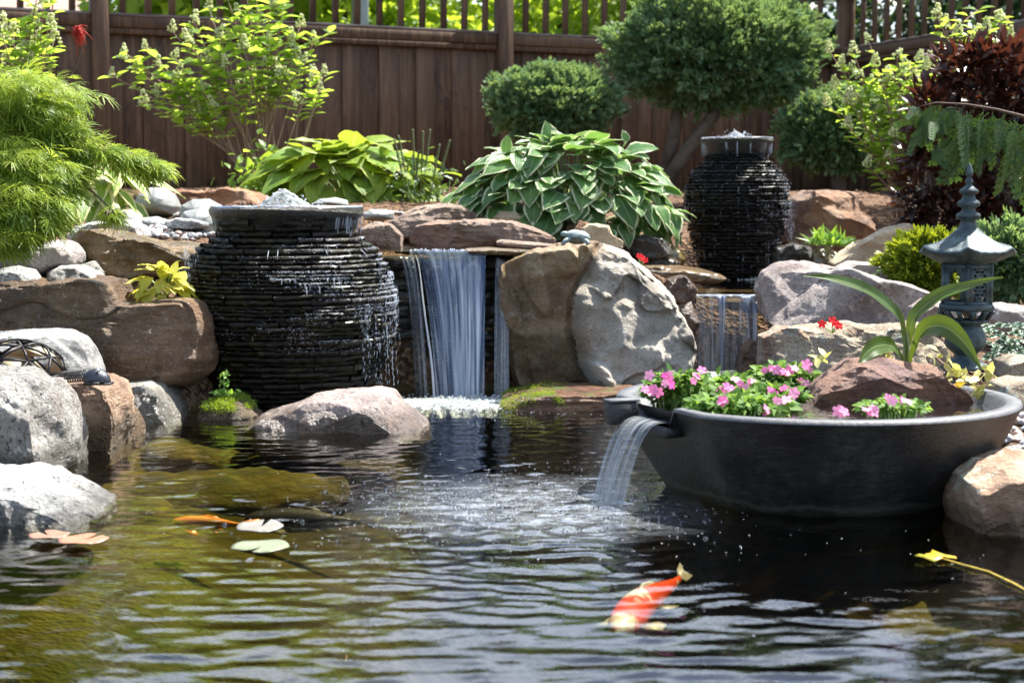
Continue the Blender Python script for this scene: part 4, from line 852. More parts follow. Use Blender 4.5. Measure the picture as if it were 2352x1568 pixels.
strands(u2w, U2, (-.6, .1), lambda z: RZ2(max(z, .72)), (.42, .9), .36, 36, 11, M_THIN, .002)
strands(u2w, U2, (-2.5, -.6), lambda z: RZ2(z)+.006, (.42, .95), .36, 36, 12, M_THIN, .0016)
tag(add('foam', (lambda VF: (VF[0]+[0,0,MZ], VF[1]))(cat([froth(250, np.array([U2[0]-.20, U2[1]-.16, 0]), .04, .03, .0, .002, .008, 12), froth(200, np.array([U2[0]+.12, U2[1]-.2, 0]), .06, .03, .0, .002, .007, 13)])), M_FROTH), 'splashing water at the foot of the tall slim urn', 'foam', kind='stuff')

# ================================================================== BOWL
BC = np.array([P(1872, 911, 4.26)[0], 4.26]); BZ = .247; BR = .522
k = NT('black_cast_bowl'); v = k.n('TexCoord', o=3); n = k.noise(v, 7, 7, .65); n2 = k.noise(k.vmath('MULTIPLY', v, (1,1,3)), 40, 6, .7)
c = k.ramp(k.math('ADD', k.math('MULTIPLY', n, .6), k.math('MULTIPLY', n2, .4)), [(.32, (.004,.0043,.005)), (.5, (.014,.0147,.016)), (.66, (.050,.052,.055))])
z = k.n('SeparateXYZ', {0: k.n('NewGeometry', o=0)}, o=2)
c = k.mix(k.step(k.math('SUBTRACT', z, k.math('MULTIPLY', k.noise(v, 9, 4), .07)), .02, -.03, 0, .6), c, (.012,.018,.006))
c = k.mix(k.step(k.noise(v, 120, 3), .66, .74, 0, .5), c, (.12,.12,.12)); c = k.mix(k.step(k.noise(k.vmath('MULTIPLY', v, (1,1,.16)), 16, 6, .7), .56, .72, 0, .55), c, (.04,.041,.04))
zl = k.math('ABSOLUTE', k.math('SUBTRACT', k.math('SUBTRACT', z, k.math('MULTIPLY', k.noise(v, 11, 5, .7), .05)), -.004)); c = k.mix(k.step(zl, .012, .0, 0, .6), c, (.085,.088,.08))
M_BOWL = k.end(k.pbr(c, k.step(n, .3, .7, .34, .6), .5, k.bump(k.math('ADD', n2, k.noise(v, 130, 4)), .35, .006)))
M_BRIM = plain('grey_bowl_rim', (.07,.074,.082), .55, 0, .3, 22, .35)
bowl = thing('spillway_bowl', 'large round black cast bowl planted with pink flowers, pouring into the pond', 'bowl', (BC[0], BC[1], -.12))
FA = rad(203); fn = np.array([math.cos(FA), math.sin(FA)])
def flat(V, lim, slope=0.0):
    q = V.copy(); d = (q[:, :2]-BC) @ fn; e = np.maximum(0, d-(lim-(BZ-q[:, 2])*slope)); q[:, :2] -= e[:, None]*fn; return q
out = [(.0,-.12),(.26,-.12),(.30,-.10),(.345,-.05),(.385,0.0),(.425,.06),(.462,.12),(.492,.18),(.512,.225),(.520,BZ-.008)]
V, F = lathe(out, 128, (BC[0], BC[1], 0)); V = V + np.c_[np.zeros((len(V), 2)), np.zeros(len(V))]
p = V*9; V[:, :2] += ((V[:, :2]-BC)*(noise(p)*.006)[:, None])
add('shell', (flat(V, .472, .52), F), M_BOWL, bowl)
inn = [(.520,BZ-.008),(.517,BZ),(.482,BZ+.001),(.475,BZ-.006),(.445,BZ-.05),(.40,BZ-.12),(.0,BZ-.14)]
V, F = lathe(inn, 128, (BC[0], BC[1], 0)); V2 = flat(V, .472); d = (V[:, :2]-BC) @ fn; 
inner = np.hypot(*(V[:, :2]-BC).T) < .49; V2[inner] = flat(V, .44)[inner]
# open notch for the spillway
tn = np.array([-fn[1], fn[0]]); lat = (V2[:, :2]-BC) @ tn; fwd = (V2[:, :2]-BC) @ fn
nt_ = (abs(lat) < .085) & (fwd > .40); V2[nt_, 2] = np.minimum(V2[nt_, 2], BZ-.05)
add('rim', (V2, F), M_BRIM, bowl)
# spout: two cheeks and a floor running out of the flat face
fn3 = np.array([*fn, 0]); tn3 = np.array([*tn, 0]); Rs = np.stack([fn3, tn3, [0,0,1]], -1); b3 = np.array([*BC, 0])
chk = []
for sgn in (1, -1):
    L = .075 if sgn == -1 else .012
    c0 = b3 + fn3*(.478+L*.5) + tn3*(sgn*.103) + [0,0,BZ-.03]
    chk.append(bbox_(c0, (L*.5+.004, .018, .029), .006, Rs))
add('spout_cheek', chk[1], M_BOWL, bowl); add('spout_cap', bbox_(b3 + fn3*(.478+.036) + tn3*(-.103) + [0,0,BZ+.0015], (.042, .022, .0035), .0015, Rs), M_BRIM, bowl)
add('spout_floor', bbox_(b3 + fn3*(.46) + [0,0,BZ-.062], (.03, .085, .012), .004, Rs), M_BOWL, bowl)
V, F = lathe([(0, BZ-.032), (.2, BZ-.032), (.452, BZ-.032)], 96, (BC[0], BC[1], 0)); tag(add('bowl_water', (flat(V, .47), F), watermat('bowl_water', (.30,.34,.26), .3, 30, .02)), kind='structure')
sp0 = b3 + fn3*.47; a0 = sp0 + tn3*.078 + [0,0,BZ-.036]; b0 = sp0 - tn3*.078 + [0,0,BZ-.036]
a0_, b0_ = a0, b0
ia, ib = G(1432, 1165), G(1362, 1150)
V, F, uv = sheet(b0_, ib, a0_, ia, lambda T: (np.where(T < .2, T*1.4, .28 + .72*((T-.2)/.8)**.8), np.where(T < .12, T*.05, .006+.994*np.clip((T-.12)/.88, 0, 1)**1.75)), 40, 44, .018, 4, 4)
tag(add('bowl_stream', (V, F), M_STREAM, uv=uv), 'clear curved stream of water falling from the bowl into the pond', 'water stream')

# bubbles floating round the impact
def bub(n):
    p = []
    rg = np.random.default_rng(5)
    while len(p) < n:
        m = rg.random()
        if m < .72: q = IMP[:2] + [rg.normal()*.26 - .20, rg.normal()*.26 + .02]
        elif m < .9: q = fc[:2] + [rg.normal()*.3+.05, -abs(rg.normal())*.3]
        else:
            q = [rg.uniform(.2, 1.0), rg.uniform(2.7, 3.7)]
            if rg.random() < .8: continue
        if np.hypot(*(np.array(q)-BC)) < .43: continue
        p.append((*q, .0005))
    return np.array(p)
pp = bub(240)
k = NT('bubble'); fr = k.n('Fresnel', {'IOR': 1.5}); M_BUB = k.end(k.n('MixShader', {0: k.math('ADD', fr, .03), 1: k.n('BsdfTransparent', {}), 2: k.n('BsdfGlossy', {'Roughness': .02, 'Color': (1,1,1,1)})}))
V, F = drops(240, lambda n: pp, .0015, .0078, .9, 3); tag(add('bubbles', (V, F), M_BUB, org=(*IMP[:2], 0)), 'clear bubbles scattered on the pond round the falling stream', 'bubbles', kind='stuff')
V, F = drops(0, lambda n: bub(1500)+np.c_[RNG.normal(size=(1500, 2))*.06, np.zeros(1500)], .0006, .0022, .6, 1); tag(add('foam_specks', (V, F), M_FOAM, org=(*IMP[:2], 0)), 'tiny white foam specks on the pond', 'foam', kind='stuff')

# film of fine bubbles, its pale blue also painting sky reflected off the chop
k = NT('bubble_sky_film'); v = k.n('TexCoord', o=3); sx = k.n('SeparateXYZ', {0: v}, o=None)
rr_ = k.math('SQRT', k.math('ADD', k.math('POWER', k.math('DIVIDE', sx.outputs[0], .50), 2.0), k.math('POWER', k.math('DIVIDE', sx.outputs[1], .50), 2.0)))
q_ = k.vmath('MULTIPLY', v, (1, 1.8, 1)); nn_ = k.math('ADD', k.math('MULTIPLY', k.noise(q_, 14, 6, .7, .4), .6), k.math('MULTIPLY', k.noise(q_, 70, 4, .7), .4))
a_ = k.math('MULTIPLY', k.step(nn_, .42, .66, .01, .40), k.step(rr_, .35, 1.0, 1.0, 0.0))
M_FILM = k.end(k.n('MixShader', {0: a_, 1: k.n('BsdfTransparent', {}), 2: k.pbr((.62,.68,.76), .2, .8)}))
fcx, fcy = IMP[0]-.16, IMP[1]+.02
V, F = grid(np.arange(fcx-.52, fcx+.40, .0125), np.arange(fcy-.5, fcy+.5, .0125), lambda X, Y: pond_wave(X, Y)+.0012)
tag(add('bubble_sky_film', (V, F), M_FILM, org=(fcx, fcy, 0)), 'pale film of bubbles and painted sky reflection where the bowl stream lands', 'foam', kind='stuff')
# rock sitting in the bowl
rock('rock', 'reddish brown angular rock sitting in the bowl among pink flowers', [(1842,930),(1868,882),(1928,842),(1960,825),(2062,829),(2160,844),(2168,870),(2212,892),(2238,938),(2230,965),(2000,965),(1850,960)], 4.42, .15, R_RED, box=.5, seed=61, amp=.028, fac=7, lvl=7, strata=.012)

# ================================================================== METAL TURTLE
M_IRON = plain('dark_iron', (.035,.034,.036), .45, .85, .4, 40, .3); M_IRONB = plain('blue_black_iron', (.05,.055,.065), .35, .7, .3, 40, .3)
M_CAPIZ = plain('beige_panel', (.50,.42,.28), .5, 0, .2, 25, .3)
tc = P(34, 872, 4.98); tt = thing('metal_turtle', 'openwork iron turtle sculpture with beige shell panels and coil neck', 'sculpture', tc)
V, F = ico(2); V = V*[.158, .12, .108]; keep = V[:, 2] > -.012
V = V @ np.array(Matrix.Rotation(.25, 3, 'Z')).T + tc + [0, 0, .015]
ed = set(); fr = random.Random(2)
for f in F:
    if keep[f].all():
        for a, b in ((0,1),(1,2),(2,0)): ed.add(tuple(sorted((f[a], f[b]))))
        q = V[f].mean(0)
        if fr.random() < .45:
            n = q-tc; n /= np.linalg.norm(n); T = q + (V[f]-q)*.93; 
            add('shell_panel', (np.concatenate([T-n*.004, T-n*.007]), [np.array([[0,1,2],[5,4,3]]), np.array([[0,3,4,1],[1,4,5,2],[2,5,3,0]])] ), M_CAPIZ, tt, False)
for a, b in ed:
    m = (V[a]+V[b])/2; n = m-tc; m = m + n/np.linalg.norm(n)*.006
    add('shell_rib', tube([V[a], m, V[b]], .0042, 5), M_IRON, tt)
c1 = P(146, 866, 4.9); c2 = P(196, 862, 4.86); L = c2-c1; n = 150; s_ = np.linspace(0, 1, n); ang = s_*2*math.pi*9; ax = L/np.linalg.norm(L); si = np.cross(ax, [0,0,1]); si /= np.linalg.norm(si); up = np.cross(si, ax)
add('coil_neck', tube(c1 + s_[:, None]*L + (np.cos(ang)[:, None]*si + np.sin(ang)[:, None]*up)*.0165, .0018, 5), M_IRON, tt)
V, F = ico(4); V = V*[.042, .030, .034]; V[:, 2] = np.where(V[:, 2] < -.004, -.004 + V[:, 2]*.08, V[:, 2]); V[:, 2] -= np.clip(V[:, 0], 0, 1)*.12
hc = P(222, 872, 4.85); hd_ = add('head', (V + hc, [F]), M_IRONB, tt)
for s in (-1, 1):
    V, F = ico(3); add('eye', (V*.006 + hc + [.010, s*.018-.004, .030], [F]), plain('steel_eye', (.5,.5,.5), .25, .9) if s < 0 else bpy.data.materials['steel_eye'], hd_)
add('jaw', bbox_(hc + [.006, 0, -.011], (.040, .024, .003), .002), M_IRON, hd_)
fp = P(205, 878, 4.83); add('foot', cat([tube([hc+[-.03,-.01,-.006], fp+[0,0,.006]], .006, 6), bbox_(fp+[.012,-.006,-.002], (.022,.014,.004), .003)]), M_IRON, tt)
for u_, v_ in ((20, 892), (120, 890)):
    q = P(u_, v_, 4.9); add('leg', tube([q+[0,.03,.03], q+[0,0,.0], q+[.02,-.01,-.03]], [.009,.008,.007], 6), M_IRON, tt)
add('base_ring', tube([tc + [.158*math.cos(a)*math.cos(.25)-.12*math.sin(a)*math.sin(.25), .158*math.cos(a)*math.sin(.25)+.12*math.sin(a)*math.cos(.25), .005] for a in np.linspace(0, 2*math.pi, 40)], .005, 5), M_IRON, tt)

# ================================================================== SMALL STONE TURTLE
k = NT('verdigris'); v = k.objvec(); n = k.noise(v, 45, 6, .7); c = k.ramp(n, [(.3, (.10,.145,.14)), (.5, (.23,.30,.29)), (.72, (.40,.46,.44))])
M_VERDI = k.end(k.pbr(c, .65, .4, k.bump(k.noise(v, 90, 6, .7), .5, .004)))
q = P(1325, 547, 6.3); t2 = thing('turtle_figure', 'small pale green turtle figure perched on the huge boulder', 'figurine', q + [0,0,-.02])
V, F = ico(4); V = np.sign(V)*np.abs(V)**.9*[.046,.034,.026]; V[:, 2] = np.where(V[:, 2] < 0, V[:, 2]*.25, V[:, 2]); V = V + vnormals(V, F)*(np.abs(noise(V*70))*.004)[:, None]; V[:, 2] += -V[:, 0]*.10
add('shell', (V + q + [.004,0,.004], [F]), M_VERDI, t2)
V, F = ico(4); V = V*[.038,.028,.018]; add('belly', (V + q + [.002,0,-.006], [F]), plain('olive_belly', (.13,.12,.08), .6), t2)
V, F = ico(3); V = V*[.017,.013,.011]; add('head', (V + q + [-.046,-.004,.016], [F]), M_VERDI, t2)
for dx, dy, dl in ((-.036,-.03,-.022), (.030,-.03,.012), (-.034,.028,-.02), (.032,.028,.016)):
    add('leg', tube([q+[dx*.7,dy*.6,0], q+[dx+dl*.5,dy,-.012], q+[dx+dl,dy*1.1,-.024]], [.010,.009,.007], 7), M_VERDI, t2)

# ================================================================== PAGODA LANTERN
k = NT('verdigris_bronze'); v = k.n('TexCoord', o=3); n = k.noise(v, 22, 7, .7); c = k.ramp(n, [(.3, (.016,.027,.031)), (.52, (.042,.068,.076)), (.75, (.13,.185,.195))])
M_BRONZE = k.end(k.pbr(c, .55, .45, k.bump(k.noise(v, 60, 6, .7), .4, .004), Metallic=.25))
LY = 5.5; px = LY/FPX*1.0
lc = P(2216, 850, LY); lan = thing('pagoda_lantern', 'blue-green bronze pagoda lantern with fretwork windows on the right bank', 'lantern', lc)
zv = lambda vv: float(P(2216, vv, LY)[2])
def prof(pts): return [(r*px, zv(v)) for v, r in pts]
C = (lc[0], lc[1], 0); H0 = rad(30-14)
add('finial', lathe([(0, zv(374))] + prof([(380,4),(395,8),(402,9),(407,4),(412,7),(418,10),(423,6),(430,12),(437,21),(443,22),(448,13),(458,17),(464,25),(472,26),(478,14),(486,17),(492,27),(500,27),(506,16),(514,18),(522,21),(524,21)]), 40, C), M_BRONZE, lan)
# hexagonal flared roof with raised ribs and upturned corners
rings = [(522,20),(530,28),(540,38),(550,52),(558,66),(566,82),(572,96),(578,108)]
nseg = 96; V = []
for v_, r_ in rings:
    for j in range(nseg):
        a = j/nseg*2*math.pi; d = (a-H0) % (math.pi/3) - math.pi/6; hexr = math.cos(math.pi/6)/math.cos(d); cor = (abs(d)/(math.pi/6))**4
        t_ = (v_-522)/56; rr = r_*(1-t_*.35 + t_*.35*hexr/.93); zz = zv(v_) + (cor*.020*t_**3) + .0025*(math.cos(a*30) > 0)*min(1, t_*3)
        V.append((C[0]+math.cos(a)*rr*px*1.02, C[1]+math.sin(a)*rr*px*1.02, zz))
nr = len(rings); V = np.array(V); under = V[-nseg:].copy(); under[:, 2] -= .006
low = np.array([(C[0]+math.cos(j/nseg*2*math.pi)*56*px, C[1]+math.sin(j/nseg*2*math.pi)*56*px, zv(606)) for j in range(nseg)])
V = np.concatenate([V, under, low]); i = np.arange(nr+1)[:, None]*nseg; j = np.arange(nseg)[None]; k2 = (j+1) % nseg
add('roof', (V, [np.stack([i+j, i+nseg+j, i+nseg+k2, i+k2], -1).reshape(-1, 4)]), M_BRONZE, lan, smooth=True)
# hexagonal house: corner posts, frames and fretwork panels
z0, z1 = zv(700), zv(606); rh = 60*px
cor = [np.array([C[0]+math.cos(H0+q*math.pi/3)*rh, C[1]+math.sin(H0+q*math.pi/3)*rh]) for q in range(6)]
for q in range(6):
    a, b = cor[q], cor[(q+1) % 6]; e = (b-a); Lh = np.linalg.norm(e); e = e/Lh; nrm = np.array([e[1], -e[0]]); Rm = np.array([[e[0], nrm[0], 0], [e[1], nrm[1], 0], [0, 0, 1]])
    add('corner_post', tube([(*a, z0-.004), (*a, z1+.004)], .0075, 6), M_BRONZE, lan)
    m = (a+b)/2; hz = (z1-z0)/2; zc = (z0+z1)/2
    fr_ = []
    if q % 2 == 0:                               # fretwork side
        for sx in (-1, 1): fr_.append(box((*(m+e*sx*Lh*.36), zc), (.008, .0045, hz), Rm))
        for r_ in range(9):
            zz = z0 + .018 + r_*(z1-z0-.036)/8
            fr_.append(box((*(m), zz), (Lh*.30 if r_ % 2 else Lh*.17, .004, .0032), Rm))
            for sx in ((-1, 1) if r_ % 2 else (-.45, .45)): fr_.append(box((*(m+e*sx*Lh*.22), zz+.006), (.003, .0035, .0075), Rm))
        fr_.append(box((*m, zc), (.003, .0036, hz*.9), Rm))
        sidep = add('fretwork_panel', cat(fr_), M_BRONZE, lan, False)
    else:                                        # arched opening
        for sx in (-1, 1): fr_.append(box((*(m+e*sx*Lh*.37), zc), (Lh*.12, .0045, hz), Rm))
        for g_ in np.linspace(-1, 1, 9): fr_.append(box((*(m+e*g_*Lh*.27), z1-.010-.016*g_*g_), (Lh*.04, .0042, .010+.014*abs(g_)), Rm))
        sidep = add('arched_window', cat(fr_), M_BRONZE, lan, False)
    for zz in (z0+.007, z1-.007): add('window_rail', box((*m, zz), (Lh/2, .005, .007), Rm), M_BRONZE, sidep, False)
add('house_floor', lathe([(0, zv(697)), (66*px, zv(697)), (70*px, zv(701)), (70*px, zv(709)), (64*px, zv(713)), (0, zv(713))], 6, C, H0), M_BRONZE, lan, False)
for j in range(12):                              # pierced collar
    a = j/12*2*math.pi; add('collar_strut', tube([(C[0]+math.cos(a)*62*px, C[1]+math.sin(a)*62*px, zv(712)), (C[0]+math.cos(a)*56*px, C[1]+math.sin(a)*56*px, zv(720)), (C[0]+math.cos(a)*44*px, C[1]+math.sin(a)*44*px, zv(736))], [.0105, .007, .010], 6), M_BRONZE, lan)
add('collar', lathe(prof([(732,20),(733,50),(737,52),(741,46),(744,34),(748,30)]), 48, C), M_BRONZE, lan)
V, F = lathe(prof([(746,30),(754,36),(764,42),(775,45),(788,45),(798,41),(806,33),(812,26),(818,25),(824,30),(830,40),(835,48),(839,54),(843,56),(846,55)]), 72, C)
nn = V - [C[0], C[1], 0]; nn[:, 2] = 0; nn /= np.linalg.norm(nn, axis=1)[:, None]+1e-9; V = V + nn*(np.abs(noise(V*75))*.006)[:, None]*ss(zv(812), zv(795), V[:, 2])[:, None]
add('bulb_stem', (V, F), M_BRONZE, lan)
for j in range(6):
    a = H0 + j*math.pi/3; add('foot', tube([(C[0]+math.cos(a)*44*px, C[1]+math.sin(a)*44*px, zv(842)), (C[0]+math.cos(a)*42*px, C[1]+math.sin(a)*42*px, zv(858)), (C[0]+math.cos(a)*52*px, C[1]+math.sin(a)*52*px, zv(872))], [.016, .008, .013], 6), M_BRONZE, lan)
add('base_plate', lathe(prof([(868,0),(868,52),(873,56),(884,56)]), 6, C, H0), M_BRONZE, lan, False)

# ================================================================== KOI, LILY PADS, FALLEN LEAF
def koi(label, head, tail, w, mat, zc, finmat, seed=0, bend=.02):
    head = np.array([*head, zc]); tail = np.array([*tail, zc-.004]); L = np.linalg.norm(tail-head); ax = (tail-head)/L; sd = np.array([-ax[1], ax[0], 0])
    f = thing('koi', label, 'fish', (head+tail)/2 + [0,0,-.04])
    n, m = 26, 16; s = np.linspace(0, 1, n); wd = w*np.interp(s, [0,.03,.1,.25,.42,.6,.8,.93,1], [.05,.5,.82,1,.98,.78,.42,.22,.16]); ht = wd*np.interp(s, [0,.5,.9,1], [.8,1.05,1.2,1.4])
    off = bend*np.sin(s*5.0)*s; a = np.arange(m)/m*2*math.pi
    V = (head + ax*(s*L)[:, None] + sd*off[:, None])[:, None] + sd*(np.cos(a)[None, :, None]*wd[:, None, None]) + np.array([0,0,1.0])*(np.sin(a)[None, :, None]*ht[:, None, None])
    i = np.arange(n-1)[:, None]*m; j = np.arange(m)[None]; k2 = (j+1) % m
    V = V.reshape(-1, 3); caps = [np.arange(m)[::-1][None], (np.arange(m)+(n-1)*m)[None]]
    bd_ = add('body', (V, [np.stack([i+j, i+k2, i+m+k2, i+m+j], -1).reshape(-1, 4)] + caps), mat, f)
    def fin(nm, pts, th=.002, par=None):
        P0 = np.array(pts); c = P0.mean(0); n_ = len(P0); V = np.concatenate([P0, P0-[0,0,th], [c+[0,0,.001]], [c-[0,0,th]]]); j = np.arange(n_); k2 = (j+1) % n_
        add(nm, (V, [np.stack([j, k2, np.full(n_, 2*n_)], -1), np.stack([k2+n_, j+n_, np.full(n_, 2*n_+1)], -1), np.stack([j, j+n_, k2+n_, k2], -1)]), finmat, par or f)
    at = lambda t, l, z=0: head + ax*(t*L) + sd*(l*w + np.interp(t, s, off)) + np.array([0,0,z])
    for sg in (1, -1): fin('pectoral_fin', [at(.2, sg*.8, -.012), at(.23, sg*1.9, -.016), at(.31, sg*1.75, -.024), at(.40, sg*1.7, -.026), at(.36, sg*1.4, -.016), at(.28, sg*.85, -.012)])
    for sg in (1, -1): fin('pelvic_fin', [at(.56, sg*.6, -.014), at(.6, sg*1.2, -.018), at(.68, sg*1.35, -.02), at(.64, sg*.6, -.016)])
    tb = [at(.98, 0, .008), at(1.08, .35, .012), at(1.22, .55, .014), at(1.14, .08, .004), at(1.20, -.3, -.012), at(1.08, -.25, -.012)]; fin('tail_fin', tb)
    df = [at(.4, 0, ht.max()*.98), at(.5, .05, ht.max()*1.2), at(.62, .02, ht.max()*1.0), at(.68, 0, ht.max()*.7)]; fin('dorsal_fin', df, .002, bd_)
    return f
k = NT('red_white_koi'); v = k.n('TexCoord', o=3); n = k.noise(v, 9, 3, .5, .3); sep = k.n('SeparateXYZ', {0: v}, o=None)
c = k.mix(k.step(k.math('ADD', n, k.math('MULTIPLY', sep.outputs[1], -.28)), .40, .46), (.50,.48,.40), (.55,.05,.008))
M_KOI = k.end(k.pbr(c, .3, .5, None)); M_FIN = plain('koi_fin', (.30,.27,.22), .4, 0, .1)
koi('red and white koi swimming under the bubbles beside the bowl', G(1415, 1425, -.05)[:2], G(1540, 1298, -.05)[:2], .037, M_KOI, -.075, M_FIN)
M_KOI2 = plain('orange_koi', (.62,.20,.015), .35, 0, .25, 18, .1)
koi('slender orange koi just under the surface behind the pale lily pads', G(395, 1193, -.05)[:2], G(560, 1195, -.05)[:2], 0.018, M_KOI2, -.055, M_KOI2, bend=.008)
koi('dim yellow koi deep in the rippled foreground water', G(775, 1480, -.25)[:2], G(805, 1420, -.25)[:2], .032, plain('yellow_koi', (.45,.32,.10), .4, 0, .2), -.33, M_FIN, bend=.01)
koi('dark grey koi gliding behind the pale lily pads', G(560, 1185, -.1)[:2], G(830, 1185, -.1)[:2], .035, plain('dark_koi', (.02,.016,.013), .4), -.11, plain('dark_fin', (.03,.025,.02), .5), bend=.012)
def lily(label, u, v_, w, c1, c2, rot, seed, tiltx=0.0, grp=None):
    c0 = G(u, v_, .010); r = w/2*c0[1]/FPX; k = NT('lily_pad_'+str(seed)); vv = k.n('TexCoord', o=3); col = k.mix(k.step(k.noise(vv, 35, 5), .35, .65), c1, c2)
    an = k.math('ARCTAN2', *[k.n('SeparateXYZ', {0: vv}, o=q) for q in (1, 0)]); vein = k.math('SINE', k.math('MULTIPLY', an, 15.0))
    col = k.mix(k.step(vein, .93, 1, 0, .35), col, tuple(x*.7 for x in c1)); m = k.end(k.pbr(col, .35, .5, k.bump(vein, .15, .003)))
    nr, na = 7, 44; V = []; rg = np.random.default_rng(seed)
    for i in range(nr):
        for j in range(na):
            a = rot + .16 + j/(na-1)*(2*math.pi-.32); q = i/(nr-1); rr = r*q*(1+.03*math.sin(a*3+seed)); V.append((math.cos(a)*rr, math.sin(a)*rr, .0016*q**3*math.sin(a*4+seed) + q*q*.003 + math.sin(a)*tiltx*rr))
    V = np.array(V); n0 = len(V); V = np.concatenate([V, V-[0,0,.0022]]) + c0
    i = (np.arange(nr-1)[:, None]*na + np.arange(na-1)[None]).ravel(); F = np.stack([i, i+na, i+na+1, i+1], -1); e = (nr-1)*na + np.arange(na-1)
    F = np.concatenate([F, F[:, ::-1]+n0, np.stack([e, e+n0, e+1+n0, e+1], -1)])
    tag(add('lily_pad', (V, [F]), m), label, 'lily pad', 'lily pads floating on the pond')
lily('faded pink lily pad tucked behind another', 112, 1229, 92, (.22,.11,.075), (.28,.15,.10), 2.2, 1)
lily('salmon pink lily pad with a yellow centre', 192, 1239, 114, (.28,.12,.07), (.34,.17,.105), 1.1, 2)
lily('pale grey lily pad with a curled edge', 598, 1209, 108, (.15,.14,.12), (.21,.195,.17), 1.4, 3, .06)
lily('pale green lily pad with a notch', 600, 1255, 134, (.13,.155,.09), (.20,.22,.14), -1.9, 4)
# fallen leaf with long stalk
k = NT('fallen_leaf'); v = k.n('TexCoord', o=3); c = k.mix(k.step(k.noise(v, 25, 5), .4, .6), (.28,.27,.02), (.45,.27,.01)); M_FALLEN = k.end(k.pbr(c, .4, .5))
c0 = G(2150, 1281, .004); s = c0[1]/FPX
out = [(-58,2),(-40,8),(-25,12),(-12,24),(0,20),(8,28),(14,14),(30,10),(58,6),(56,-2),(30,-2),(16,-2),(10,-12),(-15,-14),(-40,-8)]
K = c0[1]/(.75)*.9
pts = np.array([(x*s*.85, y*s*2.3, .003+.004*math.sin(x*.1)) for x, y in out]); n = len(pts); V = np.concatenate([pts, pts-[0,0,.0015], [[0,0,.003]], [[0,0,.0015]]]) + c0; j = np.arange(n); k2 = (j+1) % n
lf = add('fallen_leaf', (V, [np.stack([k2, j, np.full(n, 2*n)], -1), np.stack([j+n, k2+n, np.full(n, 2*n+1)], -1), np.stack([j, k2, k2+n, j+n], -1)]), M_FALLEN); tag(lf, 'yellow-green fallen leaf with a long stalk floating near the russet boulder', 'leaf')
add('stalk', tube([G(2160, 1281, .004), G(2210, 1296, .004), G(2270, 1312, .004), G(2330, 1340, .003), G(2390, 1375, .002)], .0022, 6), plain('leaf_stalk', (.42,.30,.03), .5), lf)
# a child's mesh built in world space needs the parent's place removed only once
# ================================================================== PLANTS
def hleaf(seed, w=.62, droop=.35, wav=.03, nu=4, nv=6):
    rg = np.random.default_rng(seed); V = []; UV = []
    ph = rg.uniform(0, 6.28); tw = rg.uniform(-.12, .12); dr = droop*rg.uniform(.7, 1.3)
    for j in range(nv+1):
        t = j/nv; hw = w*.5*(math.sin(math.pi*min(1, t*.93+.07)**.72))**.85 if t < 1 else 0.004
        for i in range(nu+1):
            s = i/nu*2-1
            V.append((s*hw + tw*t*t, t, -dr*t*t + .13*abs(s)*hw*1.6 - .10*s*s*hw + wav*math.sin(t*11+ph+s*2)*abs(s)))
            UV.append(((s+1)/2, t))
    F = [(j*(nu+1)+i, j*(nu+1)+i+1, (j+1)*(nu+1)+i+1, (j+1)*(nu+1)+i) for j in range(nv) for i in range(nu)]
    return np.array(V), [np.array(F)], np.array(UV)
